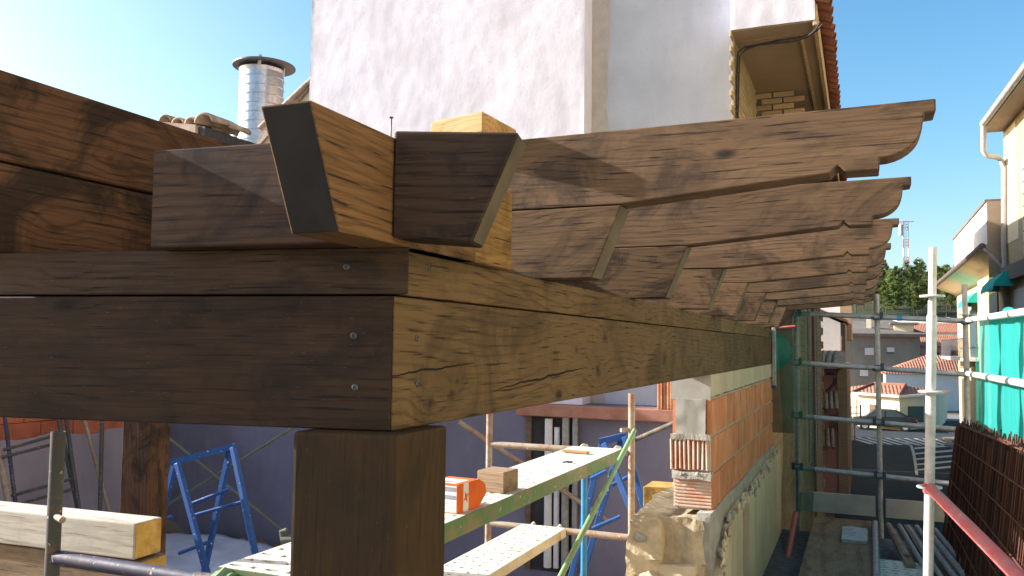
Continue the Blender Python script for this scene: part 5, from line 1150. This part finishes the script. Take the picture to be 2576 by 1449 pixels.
# left side of the street: pink house, brick pier, white gable
e = empty('pink_house', 'pink rendered house with tiled canopies and brown pipe on the left of the street', 'house', (-2, 31, 0))
y0 = 31.0; a_, b_ = onY(2040, 930, y0), onY(2106, 930, y0)
m = MB(); m.box(a_.x - 1.5, b_.x, y0, 41.5, 0, a_.z - .0); m.build('wall', 'w_pink', e)  # depth stretched out of sight so the house shades the road
m = MB(); c_ = onY(2130, 930, y0); m.box(b_.x, c_.x, y0 - .1, 41.5, 0, a_.z + .1); m.build('brick_corner', 'w_brick', e)
z1_ = onY(2066, 905, y0).z; random.seed(3)
m = MB(); m.prism([(a_.x - 1.5, y0 - .6, a_.z + .05), (c_.x - .05, y0 - .6, a_.z + .12), (c_.x - .05, y0 + 3, z1_ + .25), (a_.x - 1.5, y0 + 3, z1_ + .25)], (0, 0, .06)); m.build('roof', 'tile_old', e)
for q in range(9):
    x = a_.x - .9 + q * .21; m = MB(); m.tube((x, y0 - .68, a_.z + .17), (x, y0 + 2, z1_ + .25), .085, 8); m.build('roof_tile', 'tile_old', e, smooth=40)
for (px, py, w_, n_) in ((2068, 1000, .8, 4), (2072, 1095, .7, 3)):
    p = onY(px, py, y0 - .4)
    for q in range(n_): m = MB(); m.tube((p.x + q * .16, y0 - .95, p.z - .35), (p.x + q * .16 - .05, y0 - .05, p.z + .18), .06, 8); m.build('canopy_tile', 'tile_old', e, smooth=40)
m = MB(); m.path([onY(2102, 950, y0 - .1), onY(2100, 965, y0 - .12), onY(2080, 985, y0 - .12), onY(2076, 1000, y0 - .12), onY(2076, 1040, y0 - .12)], .05, 8); m.build('pipe', 'gutter_brown', e, smooth=40)
quad_on(e, 'window', 'frame_brown', [(2078, 936), (2100, 938), (2100, 944), (2078, 943)], Vector((a_.x, y0, 0)), Vector((b_.x, y0, 0)), .05)
for q in range(6): quad_on(e, 'shutter_slat', 'frame_brown', [(2086 + q * 5, 1042), (2088 + q * 5, 1042), (2088 + q * 5, 1085), (2086 + q * 5, 1085)], Vector((a_.x, y0, 0)), Vector((b_.x, y0, 0)), .05)
e = empty('white_gable', 'bright white gable wall above the tiled roof on the left of the street', 'house', (-2, 42, 0))
A_, B_, y0 = onY(2030, 795, 42), onY(2114, 812, 42), 42
m = MB(); m.prism([(A_.x, y0, 0), (B_.x, y0, 0), (B_.x, y0, B_.z), (onY(2066, 792, 42).x, y0, onY(2066, 792, 42).z), (A_.x, y0, A_.z)], (0, 15, 0)); m.build('wall', 'w_white', e)  # lengthened behind the gable to keep sun off the crossing
m = MB(); q_ = onY(2066, 789, 42); m.prism([(A_.x, y0 - .1, q_.z + .1), (q_.x, y0 - .1, q_.z + .05), (B_.x + .3, y0 - .1, B_.z + .02), (B_.x + .3, y0 - .1, B_.z + .14), (q_.x, y0 - .1, q_.z + .2), (A_.x, y0 - .1, q_.z + .25)], (0, 8.4, 0)); m.build('roof', 'tile', e)
m = MB(); m.box(B_.x, onY(2126, 830, 42).x, y0 + .1, 57, 0, onY(2120, 812, 42).z); m.build('side_wall', 'w_grey', e)
p = onY(2095, 775, 47); m = MB(); m.box(p.x - 1.0, p.x + .35, 47, 52, 6, onY(2095, 768, 47).z); m.build('rear_wall', 'w_white', e)
m = MB(); m.box(p.x + .35, p.x + .9, 46.9, 52, 6, onY(2095, 766, 47).z); m.build('rear_chimney', 'w_brick', e)
m = MB(); m.path([onY(2117, 845, 41.8), onY(2117, 1100, 41.8)], .06, 8); m.build('drain_pipe', 'gutter_brown', e, smooth=40)
# street furniture at the kerb
for i, px in enumerate((2143.5, 2150.5)):
    p = onZ(px, 1108, .0); m = MB(); m.tube((p.x, p.y, 0), (p.x, p.y, 1.35), .045, 10); m.lathe([(.045, 1.35), (.06, 1.36), (.05, 1.42), (0, 1.45)], (p.x, p.y, 0), 10)
    o = m.build('bollard', 'mast_white' if i == 0 else 'w_pink', smooth=40); tag(o, ['pale bollard by the pink house end of the crossing', 'pinkish bollard next to the pale one at the crossing'][i], 'bollard')
# parked dark car
p0 = onZ(2165, 1084, .01); p1 = onZ(2288, 1084, .01); cl0 = (p1 - p0).length; cy = (p0.y + p1.y) / 2 + .9; cxm = (p0.x + p1.x) / 2
car = empty('parked_car', 'dark parked car beyond the zebra crossing', 'car', (cxm, cy, 0)); Lc = 4.0
prof = [(-2.0, .3), (-1.95, .75), (-1.2, .9), (-.6, 1.38), (.7, 1.42), (1.45, .98), (1.92, .92), (2.0, .5), (1.95, .28)]
m = MB(); m.prism([(cxm + x, cy - .8, z) for x, z in prof], (0, 1.6, 0)); m.build('body', 'car_paint', car, bevel=.05, seg=2, smooth=40)
m = MB(); m.prism([(cxm + x, cy - .815, z) for x, z in ((-1.05, .93), (-.55, 1.32), (.0, 1.34), (.0, .93))], (0, .01, 0)); m.build('window', 'glass', car)
m = MB(); m.prism([(cxm + x, cy - .815, z) for x, z in ((.07, .93), (.07, 1.34), (.66, 1.36), (1.25, .97))], (0, .01, 0)); m.build('window', 'glass', car)
for x in (-1.25, 1.25):
    for y_ in (-.78, .62):
        m = MB(); m.tube((cxm + x, cy + y_, .31), (cxm + x, cy + y_ + .18, .31), .31, 20); wl_ = m.build('wheel', 'rubber', car, smooth=40)
        m = MB(); m.tube((cxm + x, cy + y_ - .01, .31), (cxm + x, cy + y_ + .19, .31), .19, 16); attach(m.build('rim', 'galv_dull', smooth=40), wl_)
m = MB(); m.box(cxm + 1.9, cxm + 1.99, cy - .805, cy - .6, .72, .86); m.build('tail_lamp', 'lamp_red', car)
m = MB(); m.box(cxm - 1.97, cxm - 1.85, cy - .805, cy - .6, .62, .74); m.build('headlight', 'mast_white', car)

# ---------------------------------------------------------------- right side of the street
RX = 5.2
e = empty('brick_apartments', 'yellow brick apartment house with gutter, downpipe and tall glazed window', 'building', (RX, onX(2525, 345, RX).y, 0)); bap = e
yE = onX(2525, 345, RX).y; zE = onX(2530, 330, RX).z
m = MB(); m.box(RX, RX + 8, -22, yE, 0, zE + .4); m.build('wall', 'w_olive', e)  # run on unseen past the viewer to bounce warm light onto the timber
m = MB(); m.box(RX + .0, RX + 8, yE, yE + .02, 0, zE + .4); m.build('end_wall', 'w_olive_x', e)
m = MB(); m.box(RX - .02, RX + .0, yE - 2.1, yE - .0, 9.6, zE); m.build('render_strip', 'w_cream', e)
zs = zE + .12; m = MB(); m.prism([(RX - .75, -22, zs), (RX + .2, -22, zs), (RX + .2, -22, zs + .12), (RX - .75, -22, zs + .12)], (0, yE + 22 + .05, 0)); m.build('soffit', 'soffit', e)
m = MB(); m.prism([(RX - .8, -22, zs + .125), (RX + 4, -22, zs + 1.9), (RX + 4, -22, zs + 2.0), (RX - .8, -22, zs + .225)], (0, yE + 22 + .1, 0)); m.build('roof', 'tile', e)
g0 = onX(2472, 342, RX - .82); 
for q in range(26):
    a_ = (RX - .84, g0.y - q * .9, zs + .13); b_ = (RX - .84, g0.y - q * .9 - .88, zs + .13); m = MB(); m.tube(a_, b_, .12, 14); m.build('gutter_length', 'gutter', e, smooth=40)
m = MB(); m.path([(RX - .84, g0.y - .1, zs + .1), onX(2471, 380, RX - .84), onX(2478, 392, RX - .75), onX(2508, 396, RX - .3), onX(2519, 404, RX - .14), onX(2524, 425, RX - .12), onX(2525, 600, RX - .12), (RX - .12, onX(2525, 600, RX - .12).y, 2.0)], .10, 12); m.build('downpipe', 'gutter', e, smooth=50)
wy0, wy1 = 24.0, onX(2562, 500, RX).y
m = MB(); m.box(RX - .006, RX + .05, wy0, wy1, onX(2572, 640, RX).z, onX(2572, 385, RX).z); w_ = m.build('window', 'frame_brown', e)
zt0, zt1 = onX(2572, 640, RX).z, onX(2572, 385, RX).z
for q in range(6):
    for r in range(8): 
        m = MB(); dy = (wy1 - wy0) / 6; dz = (zt1 - zt0) / 8
        m.box(RX - .02, RX - .008, wy0 + q * dy + .04, wy0 + (q + 1) * dy - .04, zt0 + r * dz + .03, zt0 + (r + 1) * dz - .03); attach(m.build('pane', 'glass_teal'), w_)
m = MB(); m.box(RX - .25, RX + .0, 10, yE - .1, zt0 - .75, zt0 - .2); m.build('band_course', 'w_grey', e)
m = MB(); m.box(RX - .03, RX - .002, 20, onX(2550, 800, RX).y, 5.9, zt0 - 1.1); m.build('panel', 'shutter', e)
m = MB(); m.box(RX - .05, RX - .002, 20, onX(2552, 800, RX).y, 2.5, 5.8); m.build('lower_window', 'glass', e)
bap.rotation_euler = (0, 0, math.radians(2.6))
# cream house with green awnings
e = empty('awning_house', 'cream brick house with white attic parapet and green scalloped awnings', 'building', (RX + 2, 48, 0))
y_a, y_b = onX(2458, 700, RX).y, onX(2386, 700, RX + .0).y
m = MB(); m.box(RX, RX + 8, yE + .4, y_a, 0, 8.85); m.build('wall', 'w_yellow', e)
m = MB(); m.box(RX + .45, RX + 8, y_a, y_b, 0, 8.9); m.build('wall', 'w_yellow', e)
m = MB(); m.box(RX + .5, RX + 8, y_b, y_b + .02, 0, 8.9); m.build('end_wall', 'w_yellow_x', e)
zsf = 9.35
m = MB(); m.prism([(RX - .7, yE + .4, 9.55), (RX + .9, yE + .4, 8.87), (RX + .9, yE + .4, 9.0), (RX - .7, yE + .4, 9.68)], (0, y_b - yE + .6, 0)); m.build('soffit', 'w_cream', e)
for q in range(26):
    yy = yE + .4 + q * (y_b - yE + .2) / 26; m = MB(); m.tube((RX - .78, yy, 9.62), (RX - .78, yy + (y_b - yE) / 26 * .96, 9.62), .13, 10); m.build('eave_gutter', 'gutter_brown', e, smooth=40)
m = MB(); m.box(RX - .6, RX + 6, yE + .4, yE + 13, 9.72, 11.35); m.build('attic_parapet', 'w_white', e)
m = MB(); m.box(RX - .66, RX + 6, yE + .35, yE + 13.1, 11.352, 11.45); m.build('coping', 'roof_grey', e)
m = MB(); m.box(RX - .6, RX + .0, yE + .25, yE + .4, 9.0, 11.35); m.build('attic_end', 'soffit', e)
m = MB(); m.box(RX - .58, RX + .0, yE + .24, yE + .39, 8.4, 8.99); m.build('beam_end', 'soffit', e)
m = MB(); m.path([(RX - .75, yE + .35, 9.5), (RX - .55, yE + .3, 9.3), (RX - .1, yE + .2, 8.7)], .06, 8); m.build('branch_pipe', 'gutter', e, smooth=40)
def awning(e, y0, y1, z, X):
    m = MB(); n = 24; pr_ = [(0, 0), (-.35, -.12), (-.62, -.42), (-.68, -.62)]
    vs = []
    for i in range(n + 1):
        y = y0 + (y1 - y0) * i / n
        for k_, (dx, dz) in enumerate(pr_): vs.append((X + dx, y, z + dz))
        vs.append((X - .69, y, z - .80 + .09 * abs(math.sin(i * math.pi / 3))))
    m.add(vs, [(i * 5 + k_, i * 5 + k_ + 1, (i + 1) * 5 + k_ + 1, (i + 1) * 5 + k_) for i in range(n) for k_ in range(4)])
    m.add([(X, y0, z)] + vs[0:4] + [(X, y0, z - .62)], [(0, 1, 2, 3, 4, 5)]); m.add([(X, y1, z)] + vs[n * 5:n * 5 + 4] + [(X, y1, z - .62)], [(5, 4, 3, 2, 1, 0)])
    return m.build('awning', 'awning', e)
awning(e, onX(2505, 690, RX - .3).y - 2.2, onX(2478, 690, RX - .5).y, 8.55, RX)
awning(e, onX(2458, 720, RX + .2).y, onX(2424, 720, RX + .1).y, 8.55, RX + .45)
swindow(e, RX, onX(2512, 760, RX).y, onX(2492, 760, RX).y, 4.6, 7.9); swindow(e, RX + .45, onX(2457, 760, RX + .45).y, onX(2440, 760, RX + .45).y, 4.9, 7.7)
bl = onX(2395, 835, RX + .2); m = MB(); m.box(RX - .6, RX + .45, y_a + 1, y_b - 1, 5.0, 5.15); bal = m.build('balcony', 'w_white', e)
for q in range(26): 
    m = MB(); yy = y_a + 1.1 + q * (y_b - y_a - 2.2) / 25; m.tube((RX - .57, yy, 5.15), (RX - .57, yy, 6.1), .018, 5); attach(m.build('baluster', 'steel_dark'), bal)
m = MB(); m.bar((RX - .57, y_a + 1, 6.12), (RX - .57, y_b - 1, 6.12), .05, .05); attach(m.build('handrail', 'steel_dark'), bal)
m = MB(); m.tube((RX + .3, y_a + .1, 0), (RX + .3, y_a + .1, 8.8), .07, 8); m.build('downpipe', 'gutter', e, smooth=40)

# ====================================================================== HILL WITH PINES AND MAST
def hz(x, y):
    t_ = (y - 150) / 330; t_ = max(0, min(1, t_)); t_ = t_ * t_ * (3 - 2 * t_)
    return t_ * 33 + 3 * mnoise.noise((x * .012, y * .012, 0)) * t_
m = MB(); n = 60; vs = []
for j in range(n + 1):
    for i in range(n + 1):
        x = -320 + 700 * i / n; y = 140 + 700 * j / n; vs.append((x, y, hz(x, y) - .3))
m.add(vs, [(j * (n + 1) + i, j * (n + 1) + i + 1, (j + 1) * (n + 1) + i + 1, (j + 1) * (n + 1) + i) for j in range(n) for i in range(n)])
struct(m.build('hill', 'hillmat', smooth=80))
random.seed(21)
def pine_meshes(seed, H, R):
    rnd = random.Random(seed); tr = MB(); lv_ = MB()
    lean = Vector((rnd.uniform(-.03, .03), rnd.uniform(-.03, .03), 1)) * H
    tr.tube((0, 0, -1), lean * .55, H * .014, 7, H * .010); tr.tube(lean * .55, lean * .96, H * .010, 6, H * .003)
    ncl = 46
    for c in range(ncl):
        f = rnd.uniform(.30, 1.0); prof = R * (1.0 - ((f - .42) / .62) ** 2 * .9) if f > .42 else R * (.65 + .35 * f / .42)
        a_ = rnd.uniform(0, 6.283); rad = prof * math.sqrt(rnd.uniform(.05, 1)); ctr = lean * f + Vector((math.cos(a_) * rad, math.sin(a_) * rad, rnd.uniform(-.4, .4)))
        tr.tube(lean * max(.25, f - .08), ctr, H * .004, 4, H * .0015, caps=False)
        cr_ = R * rnd.uniform(.20, .36)
        for q in range(58):
            d_ = Vector((rnd.gauss(0, 1), rnd.gauss(0, 1), rnd.gauss(0, .65))).normalized() * cr_ * (rnd.random() ** .5)
            p_ = ctr + d_; s_ = rnd.uniform(.16, .36) * R / 3.2; u1 = Vector((rnd.gauss(0, 1), rnd.gauss(0, 1), rnd.gauss(0, 1))).normalized(); u2 = u1.orthogonal().normalized()
            lv_.add([p_ + u1 * s_, p_ - u1 * s_ * .5 + u2 * s_ * .7, p_ - u1 * s_ * .5 - u2 * s_ * .7], [(0, 1, 2)])
    return tr, lv_
protos = []
for sd, H, R in ((1, 15, 3.3), (2, 17, 3.0), (3, 13, 3.6), (4, 16, 3.9)):
    tr, lv_ = pine_meshes(sd, H, R)
    mt_ = bpy.data.meshes.new('trunk'); mt_.from_pydata([tuple(v) for v in tr.v], [], tr.f); mt_.materials.append(M['bark'])
    ml = bpy.data.meshes.new('crown'); ml.from_pydata([tuple(v) for v in lv_.v], [], lv_.f); ml.materials.append(M['pine_leaf' if sd % 2 else 'pine_leaf2'])
    protos.append((mt_, ml, H))
spots = []
for px in range(2150, 2480, 9):
    for row, (d, base) in enumerate(((300, 0), (360, 0), (430, 0))):
        if random.random() < .12: continue
        spots.append((px + random.uniform(-6, 6), d + random.uniform(-22, 22)))
for i, (px, d) in enumerate(spots):
    p = onD(px, 790, d); z = hz(p.x, p.y); sc = random.uniform(.62, .9)
    pi_ = random.randrange(4); mt_, ml, H = protos[pi_]
    e = empty('pine_tree', ['medium green pine with even crown on the wooded hill', 'tall slim yellowish pine on the wooded hill', 'short broad dark green pine on the wooded hill', 'big wide-crowned yellowish pine on the wooded hill'][pi_], 'tree', (p.x, p.y, z), 'pines on the hill')
    e.rotation_euler = (0, 0, random.uniform(0, 6.28)); e.scale = (sc, sc, sc * random.uniform(.9, 1.15))
    for nm, me in (('trunk', mt_), ('crown', ml)):
        c = bpy.data.objects.new(nm, me); COL.objects.link(c); c.parent = e
# lattice mast
p = onD(2280, 690, 470); tz = onD(2280, 556, 470).z
ms = empty('radio_mast', 'tall red and white lattice radio mast on the hill', 'mast', (p.x, p.y, hz(p.x, p.y)))
zb = hz(p.x, p.y); secs = 9
for s_ in range(secs):
    z0, z1 = zb + (tz - zb) * s_ / secs, zb + (tz - zb) * (s_ + 1) / secs; m = MB(); w0 = 1.3
    cs = [(-w0, -w0), (w0, -w0), (w0, w0), (-w0, w0)]
    for i in range(4):
        a_, b_ = cs[i], cs[(i + 1) % 4]
        m.tube((p.x + a_[0], p.y + a_[1], z0), (p.x + a_[0], p.y + a_[1], z1), .22, 5)
        nsub = 3
        for q in range(nsub):
            za, zb2 = z0 + (z1 - z0) * q / nsub, z0 + (z1 - z0) * (q + 1) / nsub
            m.tube((p.x + a_[0], p.y + a_[1], za), (p.x + b_[0], p.y + b_[1], zb2), .10, 4); m.tube((p.x + a_[0], p.y + a_[1], zb2), (p.x + b_[0], p.y + b_[1], zb2), .10, 4)
    m.build('lattice_section', 'mast_red' if s_ % 2 == 0 else 'mast_white', ms)
m = MB(); m.box(p.x - 4.5, p.x + 4.5, p.y - .3, p.y + .3, tz - .3, tz); m.build('cross_arm', 'mast_red', ms)
m = MB(); m.tube((p.x - 2.4, p.y - 1.5, tz - 8), (p.x - 2.4, p.y - 1.5, tz - 2), 1.2, 12); m.build('antenna_drum', 'mast_white', ms, smooth=40)

S.render.resolution_x = 1024; S.render.resolution_y = 576
